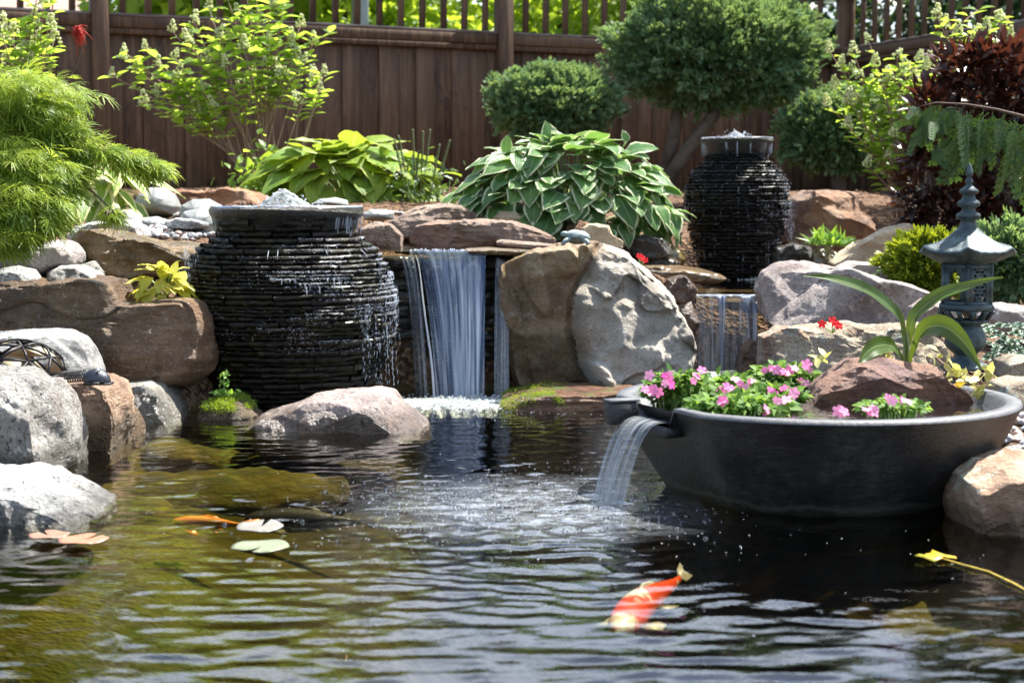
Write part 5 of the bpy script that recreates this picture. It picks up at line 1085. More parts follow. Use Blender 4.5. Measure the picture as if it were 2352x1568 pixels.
def hosta(label, u, vb, Y, rx, ry, H, n, ll, mat, seed, w=.62, droop=.35, extra=()):
    zb = float(P(u, vb, Y)[2]); cx = float(P(u, vb, Y)[0]); rg = np.random.default_rng(seed)
    t = thing('hosta', label, 'plant', (cx, Y, zb)); mes = []
    for i in range(6):
        V, F, UV = hleaf(seed*10+i, w, droop*(.6+.2*i)); mes.append(mk_mesh('leaf', V, F, mat, True, None, UV))
    stems = []
    for i in range(n):
        e = (i+.5)/n; el = math.asin(min(1, e**1.05))*.97            # 0 at the skirt, up to the top
        az = rg.uniform(0, 2*math.pi) if rg.random() < .3 else rg.uniform(-math.pi, 0)
        hd = np.array([math.cos(az), math.sin(az), 0]); k_ = .55 + .45*rg.random()**.5
        base = np.array([cx + hd[0]*rx*math.cos(el)*k_*.9, Y + hd[1]*ry*math.cos(el)*k_*.9, zb + H*(.10 + .82*math.sin(el)*(.85+.15*rg.random()))])
        pitch = (-.75 + 1.15*math.sin(el)) + rg.normal()*.24
        D = hd*math.cos(pitch) + np.array([0, 0, math.sin(pitch)]) + rg.normal(size=3)*.16
        N = np.array([0, 0, 1.0])*math.cos(pitch) - hd*math.sin(pitch)*1.0 + rg.normal(size=3)*.2 + [0,-.15,0]
        R = frames(D[None], N[None])[0]; sc = ll*rg.uniform(.75, 1.2)
        M = Matrix([list(R[0])+[base[0]], list(R[1])+[base[1]], list(R[2])+[base[2]], [0,0,0,1]]) @ Matrix.Diagonal((sc*rg.uniform(.85,1.1), sc, sc, 1))
        put('leaf', mes[rg.integers(6)], M, t)
        if i % 3 == 0: stems.append(tube([(cx, Y, zb-.02), (cx*.5+base[0]*.5, Y*.5+base[1]*.5, zb*.4+base[2]*.6), base], [.006, .005, .003], 4))
    for (uu, vv, du, dv, sc) in extra:
        a = P(uu, vv, Y-.1); b = P(uu+du, vv+dv, Y-.1); D = b-a; R = frames(D[None], np.array([[.4, -1, .3]]))[0]; sc = np.linalg.norm(D)
        put('leaf', mes[0], Matrix([list(R[0])+[a[0]], list(R[1])+[a[1]], list(R[2])+[a[2]], [0,0,0,1]]) @ Matrix.Diagonal((sc*.8, sc, sc*.3, 1)), t)
        stems.append(tube([(cx, Y, zb), (a+[cx, Y, zb])/2+[0,0,.05], a], .004, 4))
    add('stalks', cat(stems), plain('hosta_stalk', (.16,.24,.05), .5) if 'hosta_stalk' not in bpy.data.materials else bpy.data.materials['hosta_stalk'], t)
    return t
H_WHITE = leafmat('white_edged_hosta', (.065,.165,.05), (.14,.27,.08), .33, .35, 'obj', ((.62,.66,.42), .76), .5, (.25,.45,.05), spec=.5)
H_GOLD = leafmat('gold_hosta', (.14,.27,.03), (.30,.40,.055), .42, .4, 'obj', ((.38,.44,.06), .86), .45, (.45,.55,.04), spec=.45)
H_CREAM = leafmat('cream_centre_hosta', (.12,.24,.02), (.20,.33,.04), .35, .4, 'obj', ((.62,.60,.30), .55), .4, (.5,.55,.06))
H_YEL = leafmat('small_yellow_hosta', (.50,.52,.05), (.72,.66,.16), .4, .4, 'obj', None, .3, (.8,.75,.08))
hosta('big green hosta with white leaf edges between flat pinkish rocks and slim urn', 1300, 552, 8.3, .64, .46, .58, 300, .14, H_WHITE, 1, .95, .4, [(1272,345,-14,-70,0),(1295,340,-25,-45,0),(1440,325,-8,-28,0),(1160,350,10,-40,0),(1340,330,20,-30,0)])
hosta('yellow-green hosta in front of the fence behind the large urn', 800, 482, 9.1, .50, .32, .42, 130, .21, H_GOLD, 2, .82, .36, [(760,380,-20,-55,0),(880,360,6,-38,0)])
hosta('cream and green hosta half hidden under the laceleaf maple', 215, 505, 7.45, .25, .22, .34, 70, .17, H_CREAM, 3, .55, .4)
hosta('small yellow hosta growing on the ledge against the large urn', 378, 682, 5.97, .105, .07, .13, 44, .07, H_YEL, 4, .7, .25, [(395,630,12,-32,0)])

# --- panicle hydrangeas
M_HYD = leafmat('hydrangea_leaf', (.08,.19,.022), (.20,.34,.045), .58, .4, tcol=(.70,.90,.09))
M_HYDS = plain('hydrangea_stem', (.26,.17,.11), .7, 0, .3, 40, .3); M_PAN = leafmat('hydrangea_flower', (.50,.56,.28), (.75,.78,.52), .35, .6)
def hydrangea(label, bu, bv, Y, tips, seed, ls=.085, lv=9, start=.42, dy=.25):
    rg = np.random.default_rng(seed); b = P(bu, bv, Y); t = thing('hydrangea', label, 'shrub', b); st_ = []; LP, LD, LN = [], [], []; pans = []
    for (u, v) in tips:
        yo = rg.uniform(-dy, dy); tip = P(u, v, Y+yo); b0 = b + [rg.normal()*.05, rg.normal()*.05, 0]
        m = b0*.5 + tip*.5 + [(tip[0]-b0[0])*-.10, 0, (tip[2]-b0[2])*.06]; s = np.linspace(0, 1, 10)[:, None]
        pts = b0*(1-s)**2 + 2*m*s*(1-s) + tip*s**2; st_.append(tube(pts, np.linspace(.0065, .0022, 10), 5)); T = np.gradient(pts, axis=0)
        for q in range(lv):
            f = start + (1-start)*(q+rg.uniform(0, .8))/lv; i = f*9; p = np.array([np.interp(i, range(10), pts[:, c]) for c in range(3)]); tv = T[min(9, int(i))]; tv = tv/np.linalg.norm(tv)
            az = rg.uniform(0, math.pi); 
            for sg in (0, math.pi):
                a = az + sg + rg.normal()*.2; hd = np.array([math.cos(a), math.sin(a), 0]); D = hd + tv*.45 + [0, 0, rg.normal()*.22]
                LP.append(p + hd*.012); LD.append(D); LN.append(np.array([0, 0, 1.0]) + tv*.3 + rg.normal(size=3)*.25)
        # side twig
        if rg.random() < .75:
            f = rg.uniform(.55, .9); p = np.array([np.interp(f*9, range(10), pts[:, c]) for c in range(3)]); e = p + [rg.normal()*.10, rg.normal()*.08, rg.uniform(.06, .16)]; st_.append(tube([p, (p+e)/2+[0,0,-.01], e], [.003, .0025, .0015], 4))
            for q in range(4):
                pp = p + (e-p)*(q+1)/4; az = rg.uniform(0, 6.28)
                for sg in (0, math.pi):
                    hd = np.array([math.cos(az+sg), math.sin(az+sg), 0]); LP.append(pp+hd*.008); LD.append(hd + [0,0,.35+rg.normal()*.2]); LN.append(np.array([0,0,1.0]) + rg.normal(size=3)*.25)
            if rg.random() < .5: pans.append(e)
        pans.append(tip)
    n = len(LP); LP, LD, LN = map(np.array, (LP, LD, LN)); V, F, idx = scatter(leaf_quad(.56, .16, 3), LP, frames(LD, LN), rg.uniform(.6, 1.15, n)*ls)
    add('stems', cat(st_), M_HYDS, t); add('foliage', (V, F), M_HYD, t, attr=rg.uniform(0, 1, n)[idx], kind='stuff')
    TV, TF = ico(1); Vp = []; rnd = []
    pm = []
    for q in range(3):
        m = 60; h = rg.uniform(0, 1, m); a = rg.uniform(0, 6.28, m); rr = (1-h*.75)*.48*np.sqrt(rg.uniform(.3, 1, m)); pos = np.stack([rr*np.cos(a), rr*np.sin(a), h-.1], -1)
        V, F, idx = scatter((TV, [TF]), pos, np.tile(np.eye(3), (m, 1, 1)), rg.uniform(.045, .10, m)); pm.append(mk_mesh('flower_panicle', V, F, M_PAN, False, rg.uniform(0, 1, m)[idx]))
    for e in pans:
        sc = rg.uniform(.055, .09); put('flower_panicle', pm[rg.integers(3)], Matrix.Translation(e) @ Matrix.Rotation(rg.normal()*.25, 4, 'X') @ Matrix.Rotation(rg.normal()*.25, 4, 'Y') @ Matrix.Scale(sc, 4), t)
    return t
rg0 = np.random.default_rng(77)
tips = [(258,175),(285,120),(312,160),(335,110),(360,150),(395,70),(400,130),(430,95),(445,50),(470,140),(480,20),(505,80),(520,-10),(545,30),(560,-50),(590,-30),(600,40),(620,90),(632,-60),(650,20),(668,110),(690,60),(700,140),(355,215),(405,200),(460,205),(520,150),(560,110),(580,170),(610,150),(640,160),(440,260),(490,245),(330,235),(540,210),(720,100)]
hydrangea('tall hydrangea with cream flower panicles in front of the left fence bay', 600, 440, 9.7, tips, 21, .105, 7, .6)
hydrangea('lone bare-stemmed hydrangea sprigs right of the tall hydrangea', 655, 450, 9.4, [(722,180),(735,205),(688,238),(745,170)], 22, .085, 4, .78, .08)
hydrangea('hydrangea rising behind the laceleaf maple', 60, 360, 8.6, [(10,90),(30,75),(45,130),(78,40),(100,10),(85,70),(118,60),(130,-20),(20,150),(70,140),(105,110),(0,60),(125,95),(90,-30)], 23, .09, 6, .5)
hydrangea('backlit hydrangea between slim urn juniper and purple shrub', 2085, 500, 9.7, [(1905,118),(1930,150),(1960,120),(1975,180),(1995,95),(2010,150),(2030,190),(2060,130),(2080,165),(2100,190),(2110,140),(2130,200),(1920,200),(1950,230),(1985,250),(2020,260),(2060,240),(1900,240),(1945,290),(2000,320),(2050,310),(2090,260),(2135,160),(2040,360),(1990,380)], 24, .088, 7, .42, .2)
hydrangea('hydrangea sprays poking above the purple shrub', 2240, 300, 8.7, [(2150,35),(2170,60),(2200,75),(2185,110),(2240,90),(2265,65),(2300,50),(2280,110),(2320,80)], 25, .08, 6, .45, .15)
# low green foliage at the hydrangea's foot
n = 260; c = P(605, 415, 9.3); pos = c + RNG.normal(size=(n, 3))*[.10, .10, .09]; V, F, idx = scatter(leaf_quad(.6, .12, 2), pos, frames(RNG.normal(size=(n, 3)), RNG.normal(size=(n, 3))*.4+[0,-.3,1]), RNG.uniform(.04, .075, n))
lp = thing('leafy_plant', 'small bushy green plant at the foot of the tall hydrangea', 'plant', (c[0], c[1], .72)); add('foliage', (V, F), M_HYD, lp, attr=RNG.uniform(0, .6, n)[idx], kind='stuff'); add('stem', tube([(c[0], c[1], .7), c], .004, 4), M_HYDS, lp)

# --- junipers clipped into cushions
def spray(nb=12, seed=1):
    rg = np.random.default_rng(seed); V = []; F = []
    for i in range(nb):
        t = i/nb; a = rg.uniform(-1.0, 1.0)*(1-.5*t); b = rg.uniform(-.6, .6); d = np.array([math.sin(a), math.cos(a)*.9, b*.6]); d /= np.linalg.norm(d); o = np.array([0, t*.6, 0]); L = .45*(1.1-t*.5)
        s = np.cross(d, [rg.normal()*.4, rg.normal()*.4, 1]); s /= np.linalg.norm(s); k_ = len(V); w_ = .055
        V += [o-s*w_*.6, o+s*w_*.6, o+d*L*.55+s*w_, o+d*L, o+d*L*.55-s*w_]; F.append((k_, k_+1, k_+2, k_+3, k_+4))
    return np.array(V), [np.array(F)]
M_JUN = leafmat('juniper_needles', (.06,.14,.075), (.22,.34,.18), .3, .55); M_JUNG = leafmat('golden_juniper', (.07,.14,.012), (.27,.33,.03), .3, .5)
M_JCORE = plain('juniper_twigs', (.035,.03,.018), .95, 0, .5, 25, .8)
def juniper(name, label, u, v, ru, rv, Y, n, mat, seed, ss_=.075, dy=1.0, trunks=(), cl=.22, up=.35, core=.72, flat_=1.0):
    c = P(u, v, Y); rx = ru*Y/FPX; rz = rv*Y/FPX; ry = rx*dy; rg = np.random.default_rng(seed)
    t = thing(name, label, 'shrub', (c[0], c[1], max(.5, float(c[2]-rz-.05)) if not trunks else .78))
    d = rg.normal(size=(n, 3)); d /= np.linalg.norm(d, axis=1)[:, None]; d[:, 1] = np.where(rg.random(n) < .65, -abs(d[:, 1]), d[:, 1])
    f = lambda q: 1 + cl*fbm(q*3.1+seed, 3) + cl*.6*noise(q*8+seed)
    lev = 1 - .42*rg.random(n)**2.2 + (rg.random(n) < .08)*rg.uniform(.02, .12, n); pos = c + d*[rx, ry, rz]*(f(d)*lev)[:, None]
    D = d*[1, 1, 1.2] + rg.normal(size=(n, 3))*.38 + [0, 0, up]; N = rg.normal(size=(n, 3))
    ts = [scatter(spray(11, q), pos[q::3], frames(D[q::3], N[q::3]), rg.uniform(.65, 1.25, len(pos[q::3]))*ss_) for q in range(3)]
    clump = .5 + .9*fbm(d*4+3, 2)[:, None].ravel(); at = np.clip(clump*.6 + rg.uniform(-.15, .45, n), 0, 1)
    add('needles', cat([(a, b) for a, b, _ in ts]), mat, t, False, attr=np.concatenate([at[q::3][x[2]] for q, x in enumerate(ts)]), kind='stuff')
    V, F = ico(5); add('inner_twigs', (c + V*[rx, ry, rz]*(f(V)*core)[:, None], [F]), M_JCORE, t)
    for pts in trunks: add('trunk', tube([P(a, b, Y+o) for a, b, o in pts], np.linspace(.05, .038, len(pts)), 9), M_BARK, t)
    return t
juniper('clipped_juniper', 'largest rounded clipped juniper on two leaning trunks by the fence', 1640, 114, 228, 128, 10.9, 15000, M_JUN, 31, .068, .75, [[(1520,420,0),(1545,330,0),(1560,240,0),(1600,150,0)], [(1530,420,-.1),(1575,350,-.1),(1640,265,-.1),(1680,180,0)]])
juniper('clipped_juniper', 'smaller cushion-shaped juniper in front of the middle fence post', 1272, 240, 136, 76, 10.6, 8000, M_JUN, 32, .068, .8, [[(1290,420,0),(1285,330,0),(1275,250,0)]], up=.6)
juniper('clipped_juniper', 'dark-bottomed juniper cushion beside the backlit hydrangea', 1925, 300, 128, 88, 10.6, 7000, M_JUN, 33, .068, .8, [[(1930,470,0),(1925,380,0),(1925,300,0)]])
juniper('golden_juniper', 'low golden juniper behind the pagoda lantern', 2130, 612, 74, 50, 7.0, 900, M_JUNG, 34, .10, .6, cl=.5, up=.05, core=.4)
juniper('golden_juniper', 'green low juniper to the right of the pagoda lantern', 2320, 600, 66, 62, 7.1, 900, M_JUN, 35, .10, .6, cl=.5, up=.05, core=.4)

# --- purple-leaved shrub
M_PUR = leafmat('purple_leaf', (.010,.008,.008), (.055,.022,.016), .30, .32, tcol=(.20,.05,.012), spec=.5); M_PURT = leafmat('copper_leaf', (.03,.011,.010), (.07,.028,.016), .3, .35, tcol=(.13,.03,.015))
def shrub_mound(name, label, blobs, Y, n, mat, ls, seed, w=.42, onto=None):
    rg = np.random.default_rng(seed); B = [(P(u, v, Y+o), ru*Y/FPX, rv*Y/FPX) for u, v, ru, rv, o in blobs]; wts = np.array([a*b for _, a, b in B]); ci = rg.choice(len(B), n, p=wts/wts.sum())
    d = rg.normal(size=(n, 3)); d /= np.linalg.norm(d, axis=1)[:, None]; d[:, 1] = np.where(rg.random(n) < .6, -abs(d[:, 1]), d[:, 1])
    C = np.array([B[i][0] for i in ci]); R = np.array([[B[i][1], B[i][1]*.8, B[i][2]] for i in ci]); lev = 1-.5*rg.random(n)**1.8
    pos = C + d*R*(lev*(1+.18*fbm(d*4+seed, 2)))[:, None]; D = d + rg.normal(size=(n, 3))*.45 + [0, 0, .45]; N = rg.normal(size=(n, 3))*.5 + [0, -.2, 1]
    V, F, idx = scatter(leaf_quad(w, .18, 2), pos, frames(D, N), rg.uniform(.6, 1.25, n)*ls)
    if onto is not None: return tag(add('young_shoots', (V, F), mat, onto, attr=rg.uniform(0, 1, n)[idx], kind='stuff'), label)
    b0 = B[0][0]; t = thing(name, label, 'shrub', (b0[0], b0[1], .55)); add('foliage', (V, F), mat, t, attr=rg.uniform(0, 1, n)[idx], kind='stuff')
    st_ = [tube([(b0[0]+rg.normal()*.05, b0[1], .5), (b0[0]*.5+b[0][0]*.5, b[0][1], .9), b[0]], [.012, .009, .005], 5) for b in B]; add('stems', cat(st_), M_BARK, t); return t
psh = shrub_mound('purple_shrub', 'dark purple-leaved shrub filling the corner behind the lantern', [(2250,230,140,110,0),(2160,420,105,120,-.1),(2300,400,120,140,0),(2340,200,110,90,.1),(2200,500,110,70,-.1),(2340,540,100,70,0)], 8.1, 4200, M_PUR, .075, 41)
shrub_mound('purple_shrub', 'coppery young shoots at the top', [(2230,150,90,45,0),(2300,140,80,45,0),(2130,260,45,60,-.1),(2120,330,30,70,-.15)], 8.0, 520, M_PURT, .085, 42, onto=psh)
# --- drooping cypress branch
def frond():
    V = []; F = []
    def quad(a, b, w):
        a, b = np.array(a, float), np.array(b, float); d = b-a; s = np.array([d[1], -d[0], 0]); s = s/np.linalg.norm(s)*w; k_ = len(V); V.extend([a-s, a+s, b+s*.5, b-s*.5]); F.append((k_, k_+1, k_+2, k_+3))
    cv = lambda t: np.array([.05*math.sin(t*4), t, -.10*t*t])
    for i in range(12): quad(cv(i/12), cv((i+1)/12), .008)
    for i in range(2, 18):
        t = i/18; sg = 1 if i % 2 else -1; L = .30*(1-t*.72); a = rad(36); o = cv(t); d = np.array([sg*math.sin(a), math.cos(a), -.15]); e = o + d*L; quad(o, e, .010)
        for j in range(1, 4):
            f = j/4; p = o + d*L*f; l2 = .10*(1-f*.5)
            for s2 in (1, -1):
                a2 = rad(38)*sg + s2*rad(36); quad(p, p + np.array([math.sin(a2), math.cos(a2), -.1])*l2, .009)
    return np.array(V), [np.array(F)]
M_CYP = leafmat('cypress_spray', (.018,.055,.014), (.05,.105,.026), .25, .5)
cb = [P(u, v, 5.7) for u, v in ((2480,300),(2352,268),(2290,252),(2220,240),(2150,236),(2110,245))]; cy = thing('cypress_branch', 'drooping green cypress branch hanging over the pagoda lantern', 'branch', cb[0])
add('branch', tube(cb, np.linspace(.007, .002, 6), 6), plain('cypress_bark', (.10,.065,.045), .8), cy)
ft = frond(); fm = [mk_mesh('frond', ft[0], ft[1], M_CYP, False, np.full(len(ft[0]), q)) for q in (.2, .6, .95)]; rg = np.random.default_rng(9)
bx = np.array(cb)
for i in range(80):
    f = rg.uniform(0, 4.95) if i > 12 else i/12*4.9; p = np.array([np.interp(f, range(6), bx[:, c]) for c in range(3)]); p = p + [0, 0, -abs(rg.normal())*.045]; D = np.array([-.35+rg.normal()*.5, rg.normal()*.3, -1.0 if i % 4 else -.25]); N = np.array([rg.normal()*.7, -1, .1+rg.normal()*.3]); R = frames(D[None], N[None])[0]
    sc = rg.uniform(.10, .22)*(1.25 if f < 3 else .7); put('frond', fm[rg.integers(3)], Matrix([list(R[0])+[p[0]], list(R[1])+[p[1]], list(R[2])+[p[2]], [0,0,0,1]]) @ Matrix.Scale(sc, 4), cy)

# --- laceleaf maple
def mleaf(seed):
    rg = np.random.default_rng(seed); V = []; F = []
    for a, L in ((-1.25,.5),(-.8,.75),(-.38,.92),(0,1.0),(.38,.92),(.8,.75),(1.25,.5)):
        a += rg.normal()*.08; d = np.array([math.sin(a), math.cos(a), 0]); s = np.array([d[1], -d[0], 0]); w_ = .029; k_ = len(V)
        z = lambda t: np.array([0, 0, -.42*(t*L)**2])
        V += [np.zeros(3), d*L*.4+s*w_+z(.4), d*L*.4-s*w_+z(.4), d*L*.75+s*w_*.8+z(.75), d*L*.75-s*w_*.8+z(.75), d*L+z(1)]
        F += [(k_, k_+1, k_+2, k_), (k_+2, k_+1, k_+3, k_+4)]; F.append((k_+4, k_+3, k_+5, k_+5))
        for t_ in (.45, .68):
            for sg in (1, -1):
                k_ = len(V); o = d*L*t_+z(t_); V += [o-d*.03, o+d*.03, o+d*.13+s*sg*.09+z(t_)*.15]; F.append((k_, k_+1, k_+2, k_+2))
    V = np.array(V); tri = [tuple(dict.fromkeys(f)) for f in F]
    return V, [np.array([f for f in tri if len(f) == 3]), np.array([f for f in tri if len(f) == 4])]
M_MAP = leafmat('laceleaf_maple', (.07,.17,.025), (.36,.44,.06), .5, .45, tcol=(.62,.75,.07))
mt = thing('laceleaf_maple', 'cascading bright green laceleaf maple at the left of the pond', 'tree', P(-60, 560, 6.2)); rg = np.random.default_rng(51)
pads = [(55,215,140,55,0),(-20,300,170,95,.1),(110,285,80,42,0),(30,390,150,75,-.1),(40,470,112,60,-.2),(20,545,72,36,-.25),(165,330,52,30,0),(232,345,48,17,.05),(290,362,50,19,.08),(345,384,42,17,.1),(130,420,48,38,-.05),(105,500,48,36,-.15),(255,492,22,10,-.05),(175,385,40,14,0),(-60,420,120,120,.3)]
LP, LD, LN, AT = [], [], [], []; br = []
root0 = P(-60, 520, 6.2); hub = P(-40, 300, 6.15)
for (u, v, ru, rv, o) in pads:
    c = P(u, v, 5.85+o); sx, sz = ru*5.85/FPX, rv*5.85/FPX; m = int(34 + ru*rv*.08); d = rg.normal(size=(m, 3)); d /= np.linalg.norm(d, axis=1)[:, None]
    pos = c + d*[sx, sx*.8, sz]*((rg.random(m)**.35)*(1+.35*fbm(d*3.5+u*.01, 2)))[:, None]; out_ = np.sign(pos[:, 0]-hub[0]+.2)[:, None]*[1, 0, 0]
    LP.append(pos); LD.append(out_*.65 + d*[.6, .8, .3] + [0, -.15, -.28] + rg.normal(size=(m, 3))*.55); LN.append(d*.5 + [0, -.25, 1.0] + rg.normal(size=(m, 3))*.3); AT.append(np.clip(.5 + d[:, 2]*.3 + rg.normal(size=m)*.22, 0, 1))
    s = np.linspace(0, 1, 8)[:, None]; e = c + [sx*.7, -.02, sz*.1]; md = (hub+c)/2 + [0, 0, .10]; br.append(tube(hub*(1-s)**2 + 2*md*s*(1-s) + e*s*s, np.linspace(.014, .0022, 8), 5))
    for q in range(5):
        p0 = c + rg.normal(size=3)*[sx*.3, .05, sz*.2]; p1 = p0 + [rg.uniform(.2, 1)*sx*.6, rg.normal()*.05, -sz*.4]; br.append(tube([p0, (p0+p1)/2+[0,0,.015], p1], [.003, .002, .001], 4))
LP, LD, LN, AT = map(np.concatenate, (LP, LD, LN, AT)); parts = []; at = []
for q in range(4):
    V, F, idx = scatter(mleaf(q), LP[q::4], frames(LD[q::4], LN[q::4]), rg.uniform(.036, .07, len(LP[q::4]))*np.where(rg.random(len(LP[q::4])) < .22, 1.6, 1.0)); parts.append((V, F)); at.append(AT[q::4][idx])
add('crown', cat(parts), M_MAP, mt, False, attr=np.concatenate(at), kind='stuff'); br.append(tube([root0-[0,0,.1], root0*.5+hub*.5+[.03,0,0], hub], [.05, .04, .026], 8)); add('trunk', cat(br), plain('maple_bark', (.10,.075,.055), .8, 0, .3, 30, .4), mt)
tw = [P(u, v, 5.95) for u, v in ((100,225),(140,205),(160,180),(178,150),(190,112),(196,80))]; add('twig', tube(tw, np.linspace(.003, .0012, 6), 5), bpy.data.materials['maple_bark'], mt)
rr = []; base = P(176, 64, 5.95)
for i in range(60):
    a = base + rg.normal(size=3)*[.006, .008, .004]; e = P(186+rg.normal()*8, 92+rg.normal()*11, 5.95+rg.normal()*.01); rr.append(tube([a, (a+e)/2 + rg.normal(size=3)*.008, e + rg.normal(size=3)*.006], [.0014, .0012, .0006], 4))
tag(add('dried_leaf', cat(rr), leafmat('scarlet_dry_leaf', (.45,.03,.02), (.65,.08,.04), .4, .5), attr=None), 'shrivelled scarlet leaf at the end of a maple twig', 'leaf')

# --- seed spikes
sv = thing('salvia', 'spent flower spikes rising beside the yellow-green hosta', 'plant', P(960, 478, 8.8)); M_SAL = leafmat('salvia_leaf', (.04,.09,.03), (.10,.17,.05), .3, .5); M_SPK = leafmat('seed_spike', (.16,.19,.09), (.28,.30,.15), .2, .7)
for (bu, tu, tv) in ((940,905,318),(945,915,310),(955,948,296),(965,972,300),(968,988,296),(985,1010,330),(990,1034,320),(950,962,345)):
    a, b = P(bu, 470, 8.8), P(tu, tv, 8.75); s = np.linspace(0, 1, 7)[:, None]; pts = a*(1-s)+b*s; nb = 26; pos = []; 
    for i in range(nb):
        f = .45 + .55*i/nb
        for q in range(4): an = q*1.57+i; pos.append(a*(1-f)+b*f + np.array([math.cos(an), math.sin(an), 0])*.006*(1.15-f*.5))
    TV, TF = ico(1); V, F, _ = scatter((TV, [TF]), np.array(pos), np.tile(np.eye(3), (len(pos), 1, 1)), .0034); sp = add('flower_spike', cat([tube(pts, .002, 4), (V, F)]), M_SPK, sv)
n = 240; pos = P(965, 440, 8.75) + RNG.normal(size=(n, 3))*[.11, .08, .08]; V, F, idx = scatter(leaf_quad(.35, .1, 2), pos, frames(RNG.normal(size=(n, 3)), RNG.normal(size=(n, 3))*.5+[0,-.2,1]), RNG.uniform(.03, .06, n)); add('foliage', (V, F), M_SAL, sv, attr=RNG.random(n)[idx], kind='stuff')

# --- bowl planting
M_IMP = leafmat('impatiens_leaf', (.04,.11,.022), (.18,.31,.055), .4, .6, spec=.2, tcol=(.4,.6,.08)); M_PINK = leafmat('pink_petal', (.70,.07,.36), (.82,.42,.56), .3, .5, 'obj', tcol=(.9,.3,.6)); M_RED = leafmat('red_petal', (.75,.008,.012), (.85,.02,.02), .3, .45, 'obj', tcol=(.9,.03,.02))
def petalflower(mat, nm='flower'):
    V = []; F = []
    for q in range(5):
        a = q*2*math.pi/5; c_, s_ = math.cos(a), math.sin(a); k_ = len(V)
        for x, y, z in ((0,0,0),(-.34,.42,.12),(-.30,.85,.10),(0,1.0,.02),(.30,.85,.10),(.34,.42,.12),(0,.5,.06)): V.append((x*c_-y*s_, x*s_+y*c_, z+.004*q))
        F += [(k_+6, k_+j, k_+j+1) for j in range(0, 5)] + [(k_+6, k_+5, k_)]
    return mk_mesh(nm, np.array(V), [np.array(F)], mat, True)
FPK, FRD = petalflower(M_PINK), petalflower(M_RED)
def impatiens(label, u, v, ru, rv, Y, nleaf, flowers, seed, ls=.030, fs=.0145):
    rg = np.random.default_rng(seed); c = P(u, v, Y); rx, rz = ru*Y/FPX, rv*Y/FPX; t = thing('impatiens', label, 'flowers', (c[0], c[1], BZ-.035))
    d = rg.normal(size=(nleaf, 3)); d /= np.linalg.norm(d, axis=1)[:, None]; pos = c + d*[rx, rx*.45, rz]*(rg.random(nleaf)**.4)[:, None]; pos[:, 2] = np.maximum(pos[:, 2], BZ-.025)
    V, F, idx = scatter(leaf_quad(.68, .12, 2), pos, frames(d*[1, 1, .2]+rg.normal(size=(nleaf, 3))*.4, np.array([0, -.35, 1])+rg.normal(size=(nleaf, 3))*.35), rg.uniform(.55, 1.15, nleaf)*ls); add('foliage', (V, F), M_IMP, t, attr=rg.random(nleaf)[idx], kind='stuff')
    st_ = [tube([(p[0]*.7+c[0]*.3, p[1], BZ-.05), p], [.0022, .0014], 4) for p in pos[::5]]; add('stems', cat(st_), plain('impatiens_stem', (.25,.38,.12), .5) if 'impatiens_stem' not in bpy.data.materials else bpy.data.materials['impatiens_stem'], t)
    flowers = list(flowers) + [(a+rg.normal()*16, b+rg.normal()*6) for a, b in flowers if rg.random() < .6]
    for fu, fv in flowers:
        p = P(fu, fv, Y-.05 - rg.uniform(0, .03)); R = Vector((rg.normal()*.6, -1+rg.normal()*.4, .6+rg.normal()*.5)).to_track_quat('Z', 'Y').to_matrix().to_4x4(); put('flower', FPK, Matrix.Translation(p) @ R @ Matrix.Rotation(rg.uniform(0, 6), 4, 'Z') @ Matrix.Scale(fs*rg.uniform(.65, 1.2), 4), t)
    return t
impatiens('pink impatiens spilling over the bowl beside the spout', 1555, 893, 75, 40, 4.30, 560, [(1492,862),(1527,862),(1535,872),(1528,880),(1498,893),(1512,900),(1490,900),(1600,864),(1612,850)], 61)
impatiens('pink impatiens in the middle of the bowl water', 1672, 900, 95, 24, 4.40, 380, [(1655,900),(1665,908),(1700,882),(1712,888),(1680,892)], 62)
impatiens('pink impatiens along the far rim of the bowl', 1800, 868, 90, 30, 4.58, 560, [(1755,850),(1768,846),(1785,850),(1800,855),(1812,850),(1825,846),(1850,842),(1838,875),(1845,880),(1860,850)], 63)
impatiens('leafy pink impatiens filling the bowl between the spout and the far rim', 1640, 885, 100, 26, 4.44, 420, [(1575,868),(1600,880),(1630,890),(1690,872),(1722,878)], 66)
impatiens('pink impatiens tucked against the left end of the reddish brown rock', 1790, 905, 62, 18, 4.28, 260, [(1770,900),(1800,890),(1822,905)], 67)
impatiens('low pink impatiens at the near rim of the bowl', 1700, 930, 125, 19, 4.02, 620, [(1760,940),(1782,918),(1790,922),(1805,918),(1660,920),(1755,945)], 64)
impatiens('pink impatiens in front of the reddish brown rock', 2050, 932, 85, 17, 3.93, 330, [(1925,944),(1990,942),(2050,920),(2070,918),(2082,922),(1998,948)], 65, .022, .016)
